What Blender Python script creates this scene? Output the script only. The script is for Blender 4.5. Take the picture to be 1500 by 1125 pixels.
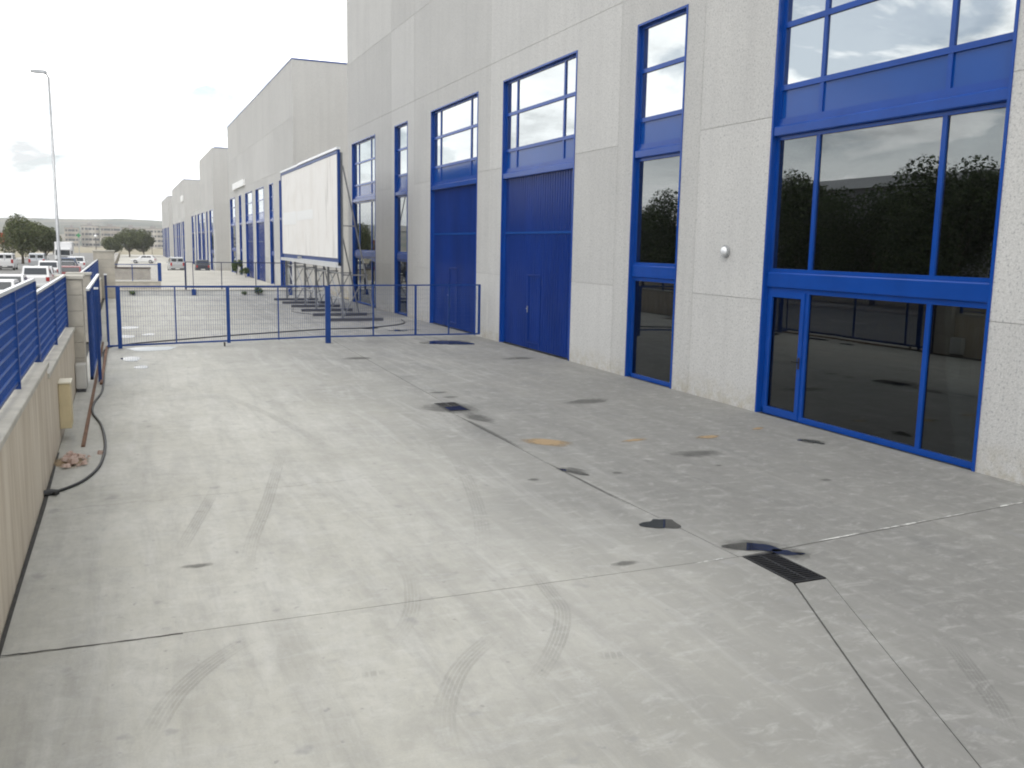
import bpy, bmesh, math, random
from mathutils import Vector, Matrix
random.seed(7)
R = math.radians
for o in list(bpy.data.objects): bpy.data.objects.remove(o)
scene = bpy.context.scene
COL = scene.collection

# ------------------------------------------------------------------ camera
H = 3.2
def calib():
    f, cx, cy = 1336.0, 750.0, 562.5
    ray = lambda x, y: Vector(((x-cx)/f, (y-cy)/f, 1.0))
    Y = ray(180, 350).normalized()
    D = ray(583, 9436); D = (D - Y*D.dot(Y)).normalized()
    Z = -D; X = Y.cross(Z).normalized()
    return X, Y, Z
AX, AY, AZ = calib()
def w(c): c = Vector(c); return Vector((AX.dot(c), AY.dot(c), AZ.dot(c)))
right, up, back = w((1, 0, 0)), w((0, -1, 0)), w((0, 0, -1))
M = Matrix((right, up, back)).transposed().to_4x4(); M.translation = (0, 0, H)
cam = bpy.data.cameras.new('camera'); cam.sensor_width = 36; cam.lens = 1336/1500*36
cam.clip_start = 0.1; cam.clip_end = 9000
camo = bpy.data.objects.new('camera', cam); COL.objects.link(camo); camo.matrix_world = M
scene.camera = camo
def px(x, y, z=0.0):                                   # a pixel of the photograph onto the level z
    d = w(((x-750)/1336, (y-562.5)/1336, 1)); t = (z-H)/d.z
    return Vector((t*d.x, t*d.y, z))

# ------------------------------------------------------------------ sky, sun, exposure
CLOUD_SLICE = 15.3
SUN_EL, SUN_AZ = 52.0, -140.0            # azimuth from +Y towards +X
world = bpy.data.worlds.new('World'); scene.world = world; world.use_nodes = True
nt = world.node_tree; nt.nodes.clear()
def N(t, typ, **kw):
    n = t.nodes.new(typ)
    for k, v in kw.items():
        if k.startswith('i_'):
            key = k[2:]; n.inputs[int(key) if key.isdigit() else key.replace('_', ' ')].default_value = v
        else: setattr(n, k, v)
    return n
L = nt.links.new
sky = N(nt, 'ShaderNodeTexSky', sky_type='NISHITA', sun_disc=False)
sky.sun_elevation = R(SUN_EL); sky.sun_rotation = R(SUN_AZ); sky.dust_density = 1.0; sky.air_density = 1.0
bg1 = N(nt, 'ShaderNodeBackground', i_Strength=0.15); L(sky.outputs[0], bg1.inputs[0])
tc = N(nt, 'ShaderNodeTexCoord')
sep = N(nt, 'ShaderNodeSeparateXYZ'); L(tc.outputs['Generated'], sep.inputs[0])
zz = N(nt, 'ShaderNodeMath', operation='ADD', i_1=0.22); L(sep.outputs[2], zz.inputs[0])
zm = N(nt, 'ShaderNodeMath', operation='MAXIMUM', i_1=0.08); L(zz.outputs[0], zm.inputs[0])
dx = N(nt, 'ShaderNodeMath', operation='DIVIDE'); L(sep.outputs[0], dx.inputs[0]); L(zm.outputs[0], dx.inputs[1])
dy = N(nt, 'ShaderNodeMath', operation='DIVIDE'); L(sep.outputs[1], dy.inputs[0]); L(zm.outputs[0], dy.inputs[1])
cb = N(nt, 'ShaderNodeCombineXYZ'); L(dx.outputs[0], cb.inputs[0]); L(dy.outputs[0], cb.inputs[1]); cb.inputs[2].default_value = CLOUD_SLICE
n1 = N(nt, 'ShaderNodeTexNoise', i_Scale=1.5, i_Detail=7.0, i_Roughness=0.55, i_Distortion=0.4); L(cb.outputs[0], n1.inputs['Vector'])
n2 = N(nt, 'ShaderNodeTexNoise', i_Scale=2.3, i_Detail=6.0, i_Roughness=0.6); L(cb.outputs[0], n2.inputs['Vector'])
cover = N(nt, 'ShaderNodeValToRGB'); cover.color_ramp.elements[0].position = 0.40; cover.color_ramp.elements[1].position = 0.50
L(n1.outputs[0], cover.inputs[0])
ccol = N(nt, 'ShaderNodeValToRGB'); ccol.color_ramp.elements[0].position = 0.30; ccol.color_ramp.elements[1].position = 0.60
ccol.color_ramp.elements[0].color = (0.41, 0.425, 0.43, 1); ccol.color_ramp.elements[1].color = (1.0, 1.0, 0.985, 1)
el = ccol.color_ramp.elements.new(0.44); el.color = (0.80, 0.81, 0.81, 1)
L(n2.outputs[0], ccol.inputs[0])
bg2 = N(nt, 'ShaderNodeBackground', i_Strength=2.2); L(ccol.outputs[0], bg2.inputs[0])
low = N(nt, 'ShaderNodeMapRange', i_1=0.03, i_2=0.15, i_3=1.0, i_4=0.38); low.clamp = True; L(sep.outputs[2], low.inputs[0])   # haze layer all round the horizon
cmax = N(nt, 'ShaderNodeMath', operation='MAXIMUM'); L(cover.outputs[0], cmax.inputs[0]); L(low.outputs[0], cmax.inputs[1])
mx = N(nt, 'ShaderNodeMixShader'); L(cmax.outputs[0], mx.inputs[0]); L(bg1.outputs[0], mx.inputs[1]); L(bg2.outputs[0], mx.inputs[2])
wo = N(nt, 'ShaderNodeOutputWorld'); L(mx.outputs[0], wo.inputs[0])
sun = bpy.data.lights.new('sun', 'SUN'); sun.energy = 0.95; sun.angle = R(22); sun.color = (1.0, 0.95, 0.88)
suno = bpy.data.objects.new('sun', sun); COL.objects.link(suno)
sd = Vector((math.sin(R(SUN_AZ))*math.cos(R(SUN_EL)), math.cos(R(SUN_AZ))*math.cos(R(SUN_EL)), math.sin(R(SUN_EL))))
suno.rotation_euler = sd.to_track_quat('Z', 'Y').to_euler(); suno.location = (-20, 20, 40)
vs = scene.view_settings; vs.view_transform = 'Standard'; vs.look = 'None'; vs.gamma = 1; vs.exposure = 0.0
scene.render.engine = 'CYCLES'
cy = scene.cycles
cy.use_denoising = True; cy.max_bounces = 8; cy.transparent_max_bounces = 24; cy.glossy_bounces = 4; cy.diffuse_bounces = 3
cy.pixel_filter_type = 'BLACKMAN_HARRIS'; cy.filter_width = 2.0
cy.caustics_reflective = False; cy.caustics_refractive = False
try: cy.denoiser = 'OPENIMAGEDENOISE'
except Exception: pass

# ------------------------------------------------------------------ materials
MATS = {}
def mat(name, col, rough=0.6, metal=0.0, spec=0.5, var=0.0, vscale=1.0, bump=0.0, bscale=40.0, stretch=(1, 1, 1), col2=None, streak=None):
    """Principled material with two-scale noise variation of its colour, and fine relief."""
    m = bpy.data.materials.new(name); m.use_nodes = True; t = m.node_tree; b = t.nodes['Principled BSDF']
    b.inputs['Base Color'].default_value = (*col, 1); b.inputs['Roughness'].default_value = rough
    b.inputs['Metallic'].default_value = metal; b.inputs['Specular IOR Level'].default_value = spec
    tc = N(t, 'ShaderNodeTexCoord'); mp = N(t, 'ShaderNodeMapping'); mp.inputs['Scale'].default_value = stretch
    t.links.new(tc.outputs['Object'], mp.inputs[0])
    if var or col2:
        n = N(t, 'ShaderNodeTexNoise', i_Scale=vscale, i_Detail=6.0, i_Roughness=0.62); t.links.new(mp.outputs[0], n.inputs['Vector'])
        r = N(t, 'ShaderNodeValToRGB'); r.color_ramp.elements[0].position = 0.32; r.color_ramp.elements[1].position = 0.68
        c2 = col2 if col2 else tuple(c*(1+var) for c in col)
        c1 = col if col2 else tuple(c*(1-var) for c in col)
        r.color_ramp.elements[0].color = (*c1, 1); r.color_ramp.elements[1].color = (*c2, 1)
        t.links.new(n.outputs[0], r.inputs[0]); t.links.new(r.outputs[0], b.inputs['Base Color'])
    if bump:
        n = N(t, 'ShaderNodeTexNoise', i_Scale=bscale, i_Detail=4.0); t.links.new(mp.outputs[0], n.inputs['Vector'])
        bp = N(t, 'ShaderNodeBump', i_Strength=bump, i_Distance=0.02); t.links.new(n.outputs[0], bp.inputs['Height'])
        t.links.new(bp.outputs[0], b.inputs['Normal'])
    MATS[name] = m
    return m

def mixcol(t, fac, a, b, mode='MIX'):
    n = t.nodes.new('ShaderNodeMix'); n.data_type = 'RGBA'; n.blend_type = mode
    for sock, v in ((n.inputs[0], fac), (n.inputs[6], a), (n.inputs[7], b)):
        if hasattr(v, 'is_output'): t.links.new(v, sock)
        elif isinstance(v, (int, float)): sock.default_value = v
        else: sock.default_value = (*v, 1)
    return n.outputs[2]
def ramp(t, src, p0, p1, a=0.0, b=1.0):
    n = N(t, 'ShaderNodeMapRange', i_1=p0, i_2=p1, i_3=a, i_4=b); n.clamp = True
    t.links.new(src, n.inputs[0]); return n.outputs[0]

# washed-aggregate precast concrete
def aggregate():
    m = bpy.data.materials.new('aggregate_concrete'); m.use_nodes = True; t = m.node_tree; b = t.nodes['Principled BSDF']
    tc = N(t, 'ShaderNodeTexCoord'); o = tc.outputs['Object']
    v = N(t, 'ShaderNodeTexVoronoi', i_Scale=55.0); t.links.new(o, v.inputs['Vector'])
    n = N(t, 'ShaderNodeTexNoise', i_Scale=24.0, i_Detail=3.0); t.links.new(o, n.inputs['Vector'])
    big = N(t, 'ShaderNodeTexNoise', i_Scale=0.45, i_Detail=5.0, i_Roughness=0.6); t.links.new(o, big.inputs['Vector'])
    mp = N(t, 'ShaderNodeMapping'); mp.inputs['Scale'].default_value = (3.2, 3.2, 0.10); t.links.new(o, mp.inputs[0])
    st = N(t, 'ShaderNodeTexNoise', i_Scale=1.0, i_Detail=5.0); t.links.new(mp.outputs[0], st.inputs['Vector'])
    c = mixcol(t, ramp(t, v.outputs['Color'], 0.1, 0.9), (0.475, 0.468, 0.45), (0.60, 0.593, 0.573))
    c = mixcol(t, ramp(t, n.outputs[0], 0.56, 0.70), c, (0.32, 0.32, 0.32))
    c = mixcol(t, ramp(t, big.outputs[0], 0.3, 0.75, 0.0, 0.30), c, (0.38, 0.38, 0.375))
    c = mixcol(t, ramp(t, st.outputs[0], 0.45, 0.8, 0.0, 0.24), c, (0.35, 0.34, 0.335))
    # soil splashed up to half a metre on the foot of the wall
    sp = N(t, 'ShaderNodeSeparateXYZ'); t.links.new(o, sp.inputs[0])
    foot = ramp(t, sp.outputs[2], 0.0, 0.55, 1.0, 0.0)
    fn = N(t, 'ShaderNodeTexNoise', i_Scale=3.5, i_Detail=6.0, i_Roughness=0.7); t.links.new(o, fn.inputs['Vector'])
    mu = N(t, 'ShaderNodeMath', operation='MULTIPLY'); t.links.new(foot, mu.inputs[0]); t.links.new(ramp(t, fn.outputs[0], 0.4, 0.7), mu.inputs[1])
    c = mixcol(t, mu.outputs[0], c, (0.36, 0.32, 0.24))
    oi = N(t, 'ShaderNodeObjectInfo'); pv_ = ramp(t, oi.outputs['Random'], 0, 1, 0.93, 1.05)      # no two castings match
    cc = N(t, 'ShaderNodeVectorMath', operation='SCALE'); t.links.new(c, cc.inputs[0]); t.links.new(pv_, cc.inputs['Scale']); c = cc.outputs[0]
    t.links.new(c, b.inputs['Base Color']); b.inputs['Roughness'].default_value = 0.9; b.inputs['Specular IOR Level'].default_value = 0.2
    bp = N(t, 'ShaderNodeBump', i_Strength=0.35, i_Distance=0.01); t.links.new(v.outputs['Distance'], bp.inputs['Height']); t.links.new(bp.outputs[0], b.inputs['Normal'])
    MATS['aggregate'] = m
aggregate()

def yard_mat():
    m = bpy.data.materials.new('yard_concrete'); m.use_nodes = True; t = m.node_tree; b = t.nodes['Principled BSDF']
    tc = N(t, 'ShaderNodeTexCoord'); o = tc.outputs['Object']
    def noise(s, d=6, r=0.6, sc=None, dist=0.0):
        v = o
        if sc:
            mp = N(t, 'ShaderNodeMapping'); mp.inputs['Scale'].default_value = sc[:3]
            if len(sc) > 3: mp.inputs['Rotation'].default_value = (0, 0, R(sc[3]))
            t.links.new(o, mp.inputs[0]); v = mp.outputs[0]
        n = N(t, 'ShaderNodeTexNoise', i_Scale=s, i_Detail=float(d), i_Roughness=r, i_Distortion=dist); t.links.new(v, n.inputs['Vector']); return n.outputs[0]
    c = mixcol(t, ramp(t, noise(0.35, 5, 0.55), 0.32, 0.68), (0.39, 0.38, 0.335), (0.49, 0.48, 0.435))
    # wheel dirt along the drain valley, plus building shade painted in towards the wall
    sp = N(t, 'ShaderNodeSeparateXYZ'); t.links.new(o, sp.inputs[0])
    wob = noise(0.22, 3, 0.5)
    ad = N(t, 'ShaderNodeMath', operation='MULTIPLY_ADD', i_1=5.0, i_2=-2.5); t.links.new(wob, ad.inputs[0])
    sx = N(t, 'ShaderNodeMath', operation='ADD'); t.links.new(sp.outputs[0], sx.inputs[0]); t.links.new(ad.outputs[0], sx.inputs[1])
    band = ramp(t, sx.outputs[0], 1.9, 6.4)
    grime_shade = N(t, 'ShaderNodeMath', operation='MULTIPLY'); t.links.new(band, grime_shade.inputs[0])
    t.links.new(ramp(t, noise(0.9, 7, 0.65, (1.0, 0.35, 1, 25)), 0.2, 0.65, 0.55, 1.0), grime_shade.inputs[1])
    c = mixcol(t, grime_shade.outputs[0], c, (0.165, 0.165, 0.16))
    # brushed, streaky finish and small stains
    c = mixcol(t, ramp(t, noise(2.2, 6, 0.7, (0.3, 2.2, 1, 14)), 0.52, 0.8, 0, 0.33), c, (0.27, 0.265, 0.25))
    c = mixcol(t, ramp(t, noise(1.7, 7, 0.7, (0.5, 1.6, 1, -20)), 0.55, 0.75, 0, 0.40), c, (0.54, 0.54, 0.52))
    c = mixcol(t, ramp(t, noise(1.0, 8, 0.72, (2.6, 0.28, 1, 33), 0.6), 0.46, 0.66, 0, 0.42), c, (0.255, 0.25, 0.235))
    c = mixcol(t, ramp(t, noise(1.2, 8, 0.72, (2.2, 0.25, 1, 62), 0.8), 0.50, 0.68, 0, 0.34), c, (0.56, 0.555, 0.53))
    c = mixcol(t, ramp(t, noise(0.6, 9, 0.75, None, 1.2), 0.52, 0.66, 0, 0.30), c, (0.26, 0.255, 0.24))
    ny = N(t, 'ShaderNodeMath', operation='MULTIPLY_ADD', i_1=-0.28); t.links.new(sp.outputs[1], ny.inputs[0]); t.links.new(sx.outputs[0], ny.inputs[2])   # dirtier near-right ground, with the building's shade painted into the tone
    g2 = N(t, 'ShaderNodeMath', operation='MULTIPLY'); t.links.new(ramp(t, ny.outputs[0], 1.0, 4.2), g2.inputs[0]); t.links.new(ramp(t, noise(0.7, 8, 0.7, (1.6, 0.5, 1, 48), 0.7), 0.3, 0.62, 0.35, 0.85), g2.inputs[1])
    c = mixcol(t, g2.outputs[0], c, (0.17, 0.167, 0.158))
    c = mixcol(t, ramp(t, noise(5.0, 9, 0.78, (1.4, 0.8, 1, 30), 0.5), 0.45, 0.68, 0, 0.38), c, (0.265, 0.262, 0.248))
    c = mixcol(t, ramp(t, noise(4.2, 9, 0.78, (0.8, 1.5, 1, 20), 0.6), 0.52, 0.70, 0, 0.36), c, (0.55, 0.548, 0.525))
    c = mixcol(t, ramp(t, noise(2.6, 3, 0.5), 0.66, 0.72, 0, 0.45), c, (0.24, 0.24, 0.24))
    c = mixcol(t, ramp(t, noise(9.0, 2, 0.5), 0.70, 0.75, 0, 0.5), c, (0.2, 0.2, 0.2))
    c = mixcol(t, ramp(t, noise(70, 3, 0.6), 0.3, 0.75, 0, 0.22), c, (0.22, 0.22, 0.21))
    t.links.new(c, b.inputs['Base Color']); b.inputs['Specular IOR Level'].default_value = 0.25
    t.links.new(ramp(t, noise(1.3), 0.3, 0.7, 0.62, 0.9), b.inputs['Roughness'])
    bp = N(t, 'ShaderNodeBump', i_Strength=0.25, i_Distance=0.01); t.links.new(noise(60, 4, 0.7), bp.inputs['Height']); t.links.new(bp.outputs[0], b.inputs['Normal'])
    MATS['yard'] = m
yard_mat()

def glass(name, base, tint, edge=0.9):
    m = bpy.data.materials.new(name); m.use_nodes = True; t = m.node_tree; t.nodes.clear()
    tr = N(t, 'ShaderNodeBsdfTransparent'); tr.inputs[0].default_value = (*tint, 1)
    gl = N(t, 'ShaderNodeBsdfGlossy', i_Roughness=0.006); gl.inputs[0].default_value = (0.93, 0.97, 0.98, 1)
    tc = N(t, 'ShaderNodeTexCoord'); n = N(t, 'ShaderNodeTexNoise', i_Scale=0.7, i_Detail=1.0); t.links.new(tc.outputs['Object'], n.inputs['Vector'])
    bp = N(t, 'ShaderNodeBump', i_Strength=0.03, i_Distance=0.02); t.links.new(n.outputs[0], bp.inputs['Height']); t.links.new(bp.outputs[0], gl.inputs['Normal'])
    fr = N(t, 'ShaderNodeFresnel', i_IOR=1.5)
    mr = N(t, 'ShaderNodeMapRange', i_1=0.04, i_2=1.0, i_3=base, i_4=edge); t.links.new(fr.outputs[0], mr.inputs[0])
    ms = N(t, 'ShaderNodeMixShader'); t.links.new(mr.outputs[0], ms.inputs[0]); t.links.new(tr.outputs[0], ms.inputs[1]); t.links.new(gl.outputs[0], ms.inputs[2])
    out = N(t, 'ShaderNodeOutputMaterial'); t.links.new(ms.outputs[0], out.inputs[0]); MATS[name] = m
glass('coated_glass', 0.56, (0.10, 0.11, 0.12), 0.95)
glass('clear_glass', 0.08, (0.25, 0.28, 0.28), 0.95)
glass('mid_glass', 0.22, (0.18, 0.20, 0.20), 0.95)

def stain(name, col, amount, scale, rough=0.9, sharp=(0.42, 0.6), stretch=(1, 1, 1), soft=False):
    m = bpy.data.materials.new(name); m.use_nodes = True; t = m.node_tree; b = t.nodes['Principled BSDF']
    b.inputs['Base Color'].default_value = (*col, 1); b.inputs['Roughness'].default_value = rough; b.inputs['Specular IOR Level'].default_value = 0.15
    tc = N(t, 'ShaderNodeTexCoord'); mp = N(t, 'ShaderNodeMapping'); mp.inputs['Scale'].default_value = stretch; t.links.new(tc.outputs['Object'], mp.inputs[0])
    n = N(t, 'ShaderNodeTexNoise', i_Scale=scale, i_Detail=6.0, i_Roughness=0.65); t.links.new(mp.outputs[0], n.inputs['Vector'])
    al = ramp(t, n.outputs[0], sharp[0], sharp[1], 0.0, amount)
    if soft:                                        # fades from the middle of the patch to its rim
        vm = N(t, 'ShaderNodeVectorMath', operation='DISTANCE'); vm.inputs[1].default_value = (0.5, 0.5, 0.0)
        fl = N(t, 'ShaderNodeVectorMath', operation='MULTIPLY'); fl.inputs[1].default_value = (1, 1, 0); t.links.new(tc.outputs['Generated'], fl.inputs[0]); t.links.new(fl.outputs[0], vm.inputs[0])
        ad = N(t, 'ShaderNodeMath', operation='MULTIPLY_ADD', i_1=0.55); t.links.new(n.outputs[0], ad.inputs[0]); t.links.new(vm.outputs['Value'], ad.inputs[2])
        al = ramp(t, ad.outputs[0], 0.46, 0.74, amount, 0.0)
    t.links.new(al, b.inputs['Alpha']); MATS[name] = m
stain('tyre_rubber_mark', (0.12, 0.12, 0.118), 0.115, 2.6, soft=True)
stain('tan_stain', (0.34, 0.25, 0.15), 0.85, 11.0, soft=True)
stain('damp_stain', (0.10, 0.10, 0.095), 0.46, 9.0, soft=True)
stain('lime_stain', (0.66, 0.66, 0.63), 0.8, 5.0, sharp=(0.38, 0.55))

blue = mat('blue_paint', (0.003, 0.050, 0.275), 0.22, spec=0.3, var=0.10, vscale=1.2, bump=0.02, bscale=30)
mat('blue_panel', (0.004, 0.058, 0.27), 0.14, spec=0.35, var=0.06, vscale=0.8)
mat('blue_door', (0.002, 0.026, 0.175), 0.2, spec=0.4, var=0.16, vscale=0.9, stretch=(1, 1, 0.3))
mat('blue_fence', (0.003, 0.038, 0.185), 0.4, spec=0.35, var=0.15, vscale=3)
MATS['blue_door'].node_tree.nodes['Principled BSDF'].inputs['IOR'].default_value = 1.22   # chalked paint, little gloss
mat('blue_rail', (0.015, 0.06, 0.23), 0.35, spec=0.45, var=0.1, vscale=3)  # lighter than the fence blue, standing in for sky reflected on the rails
mat('dark_blue_post', (0.012, 0.02, 0.07), 0.4)
mat('galvanised', (0.42, 0.43, 0.44), 0.42, metal=0.6, var=0.12, vscale=6)
mat('dull_steel', (0.20, 0.205, 0.215), 0.5, metal=0.5, var=0.15, vscale=5)
mat('pale_rail', (0.75, 0.76, 0.77), 0.3, metal=0.3, var=0.06, vscale=4)
mat('rust', (0.16, 0.085, 0.05), 0.85, var=0.4, vscale=8, bump=0.3)
mat('iron', (0.035, 0.035, 0.037), 0.55, metal=0.7, var=0.3, vscale=10)
mat('black_rubber', (0.018, 0.018, 0.018), 0.5, var=0.2, vscale=4)
mat('tyre', (0.02, 0.02, 0.02), 0.85)
mat('joint', (0.20, 0.195, 0.185), 0.95, var=0.35, vscale=2)
mat('dark_joint', (0.05, 0.048, 0.045), 0.95, var=0.3, vscale=5)
mat('sealant', (0.34, 0.335, 0.32), 0.8)
mat('interior', (0.16, 0.16, 0.16), 0.85, var=0.1)
mat('interior_floor', (0.30, 0.31, 0.31), 0.35, var=0.15, vscale=0.7)
mat('interior_white', (0.62, 0.63, 0.62), 0.7)
mat('roof_sheet', (0.30, 0.31, 0.32), 0.5)
mat('stone_wall', (0.46, 0.39, 0.30), 0.9, bump=0.35, bscale=14, vscale=2.2, stretch=(1, 2.2, 0.25), col2=(0.64, 0.575, 0.475))
mat('coping', (0.44, 0.42, 0.37), 0.85, var=0.16, vscale=2.5, bump=0.2)
mat('block', (0.42, 0.39, 0.335), 0.9, var=0.14, vscale=2.2, bump=0.3, bscale=18)
mat('cream_box', (0.56, 0.47, 0.29), 0.5, var=0.08, vscale=4)
mat('cream_lid', (0.72, 0.68, 0.56), 0.5, var=0.05)
mat('cabinet', (0.52, 0.51, 0.48), 0.6, var=0.1, vscale=3)
mat('pink_rubble', (0.42, 0.27, 0.22), 0.9, vscale=6, col2=(0.55, 0.44, 0.38), bump=0.5)
mat('white_wall', (0.62, 0.62, 0.60), 0.85, var=0.12, vscale=1.2, stretch=(1, 1, 0.4))
mat('dry_soil', (0.24, 0.20, 0.13), 0.95, vscale=0.05, col2=(0.30, 0.27, 0.19))
mat('road', (0.20, 0.195, 0.185), 0.9, var=0.16, vscale=0.25, bump=0.2, bscale=60)
mat('far_yard', (0.47, 0.45, 0.40), 0.9, var=0.12, vscale=0.4)
mat('pavement', (0.36, 0.34, 0.31), 0.9, var=0.12, vscale=1.2)
mat('bark', (0.10, 0.075, 0.05), 0.9, var=0.3, vscale=4)
mat('car_white', (0.72, 0.72, 0.72), 0.22, spec=0.6)
mat('car_silver', (0.50, 0.51, 0.52), 0.25, metal=0.5)
mat('car_dark', (0.03, 0.035, 0.05), 0.22, spec=0.6)
mat('car_red', (0.22, 0.03, 0.03), 0.25, spec=0.6)
mat('car_blue', (0.03, 0.06, 0.14), 0.22, spec=0.6)
mat('car_glass', (0.02, 0.025, 0.03), 0.06, spec=0.9)
mat('tail_red', (0.35, 0.02, 0.02), 0.25)
mat('rim', (0.4, 0.4, 0.42), 0.35, metal=0.8)
mat('plate', (0.75, 0.75, 0.72), 0.5)
mat('bumper', (0.06, 0.06, 0.065), 0.6)
mat('apartment', (0.40, 0.36, 0.31), 0.9, var=0.12, vscale=0.2)
mat('apartment_pale', (0.52, 0.49, 0.44), 0.9, var=0.1, vscale=0.2)
mat('apartment_window', (0.06, 0.07, 0.08), 0.3)
mat('apartment_roof', (0.30, 0.28, 0.27), 0.8)
mat('sign_red', (0.45, 0.06, 0.03), 0.5)
mat('sign_white', (0.80, 0.80, 0.79), 0.5)
mat('sign_green', (0.02, 0.25, 0.08), 0.5)
mat('shed_wall', (0.16, 0.165, 0.17), 0.8, var=0.1, vscale=0.3)

def water():
    m = bpy.data.materials.new('puddle_water'); m.use_nodes = True; b = m.node_tree.nodes['Principled BSDF']
    b.inputs['Base Color'].default_value = (0.02, 0.02, 0.019, 1); b.inputs['Roughness'].default_value = 0.02; b.inputs['IOR'].default_value = 1.33
    MATS['puddle'] = m
water()
def poster_mat():
    m = bpy.data.materials.new('worn_paper'); m.use_nodes = True; t = m.node_tree; b = t.nodes['Principled BSDF']
    tc = N(t, 'ShaderNodeTexCoord'); mp = N(t, 'ShaderNodeMapping'); mp.inputs['Scale'].default_value = (1, 1.0, 0.16); t.links.new(tc.outputs['Object'], mp.inputs[0])
    n = N(t, 'ShaderNodeTexNoise', i_Scale=1.6, i_Detail=7.0, i_Roughness=0.65); t.links.new(mp.outputs[0], n.inputs['Vector'])
    n2 = N(t, 'ShaderNodeTexNoise', i_Scale=0.8, i_Detail=5.0); t.links.new(tc.outputs['Object'], n2.inputs['Vector'])
    c = mixcol(t, ramp(t, n.outputs[0], 0.58, 0.74, 0, 0.7), (0.80, 0.78, 0.75), (0.34, 0.33, 0.31))
    c = mixcol(t, ramp(t, n2.outputs[0], 0.45, 0.7, 0, 0.35), c, (0.66, 0.62, 0.57))
    t.links.new(c, b.inputs['Base Color']); b.inputs['Roughness'].default_value = 0.75; MATS['poster'] = m
poster_mat()
def leaf_mat(name, a, bcol):
    m = bpy.data.materials.new(name); m.use_nodes = True; t = m.node_tree; b = t.nodes['Principled BSDF']
    g = N(t, 'ShaderNodeNewGeometry')
    c = mixcol(t, g.outputs['Random Per Island'], a, bcol)
    t.links.new(c, b.inputs['Base Color']); b.inputs['Roughness'].default_value = 0.6; b.inputs['Specular IOR Level'].default_value = 0.2
    MATS[name] = m
leaf_mat('leaf_dark', (0.020, 0.036, 0.011), (0.062, 0.085, 0.03))  # leaf tone darkened to stand in for backlit crowns
leaf_mat('leaf_olive', (0.050, 0.070, 0.020), (0.13, 0.14, 0.055))
leaf_mat('leaf_weed', (0.05, 0.09, 0.02), (0.12, 0.16, 0.05))
def hill_mat():
    m = bpy.data.materials.new('hill_scrub'); m.use_nodes = True; t = m.node_tree; b = t.nodes['Principled BSDF']
    tc = N(t, 'ShaderNodeTexCoord')
    mp = N(t, 'ShaderNodeMapping'); mp.inputs['Scale'].default_value = (1, 0.5, 4); t.links.new(tc.outputs['Object'], mp.inputs[0])
    n = N(t, 'ShaderNodeTexNoise', i_Scale=0.012, i_Detail=8.0, i_Roughness=0.65); t.links.new(mp.outputs[0], n.inputs['Vector'])
    c = mixcol(t, ramp(t, n.outputs[0], 0.42, 0.58), (0.04, 0.055, 0.03), (0.17, 0.145, 0.095))
    t.links.new(c, b.inputs['Base Color']); b.inputs['Roughness'].default_value = 0.95; MATS['hill'] = m
hill_mat()

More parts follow.
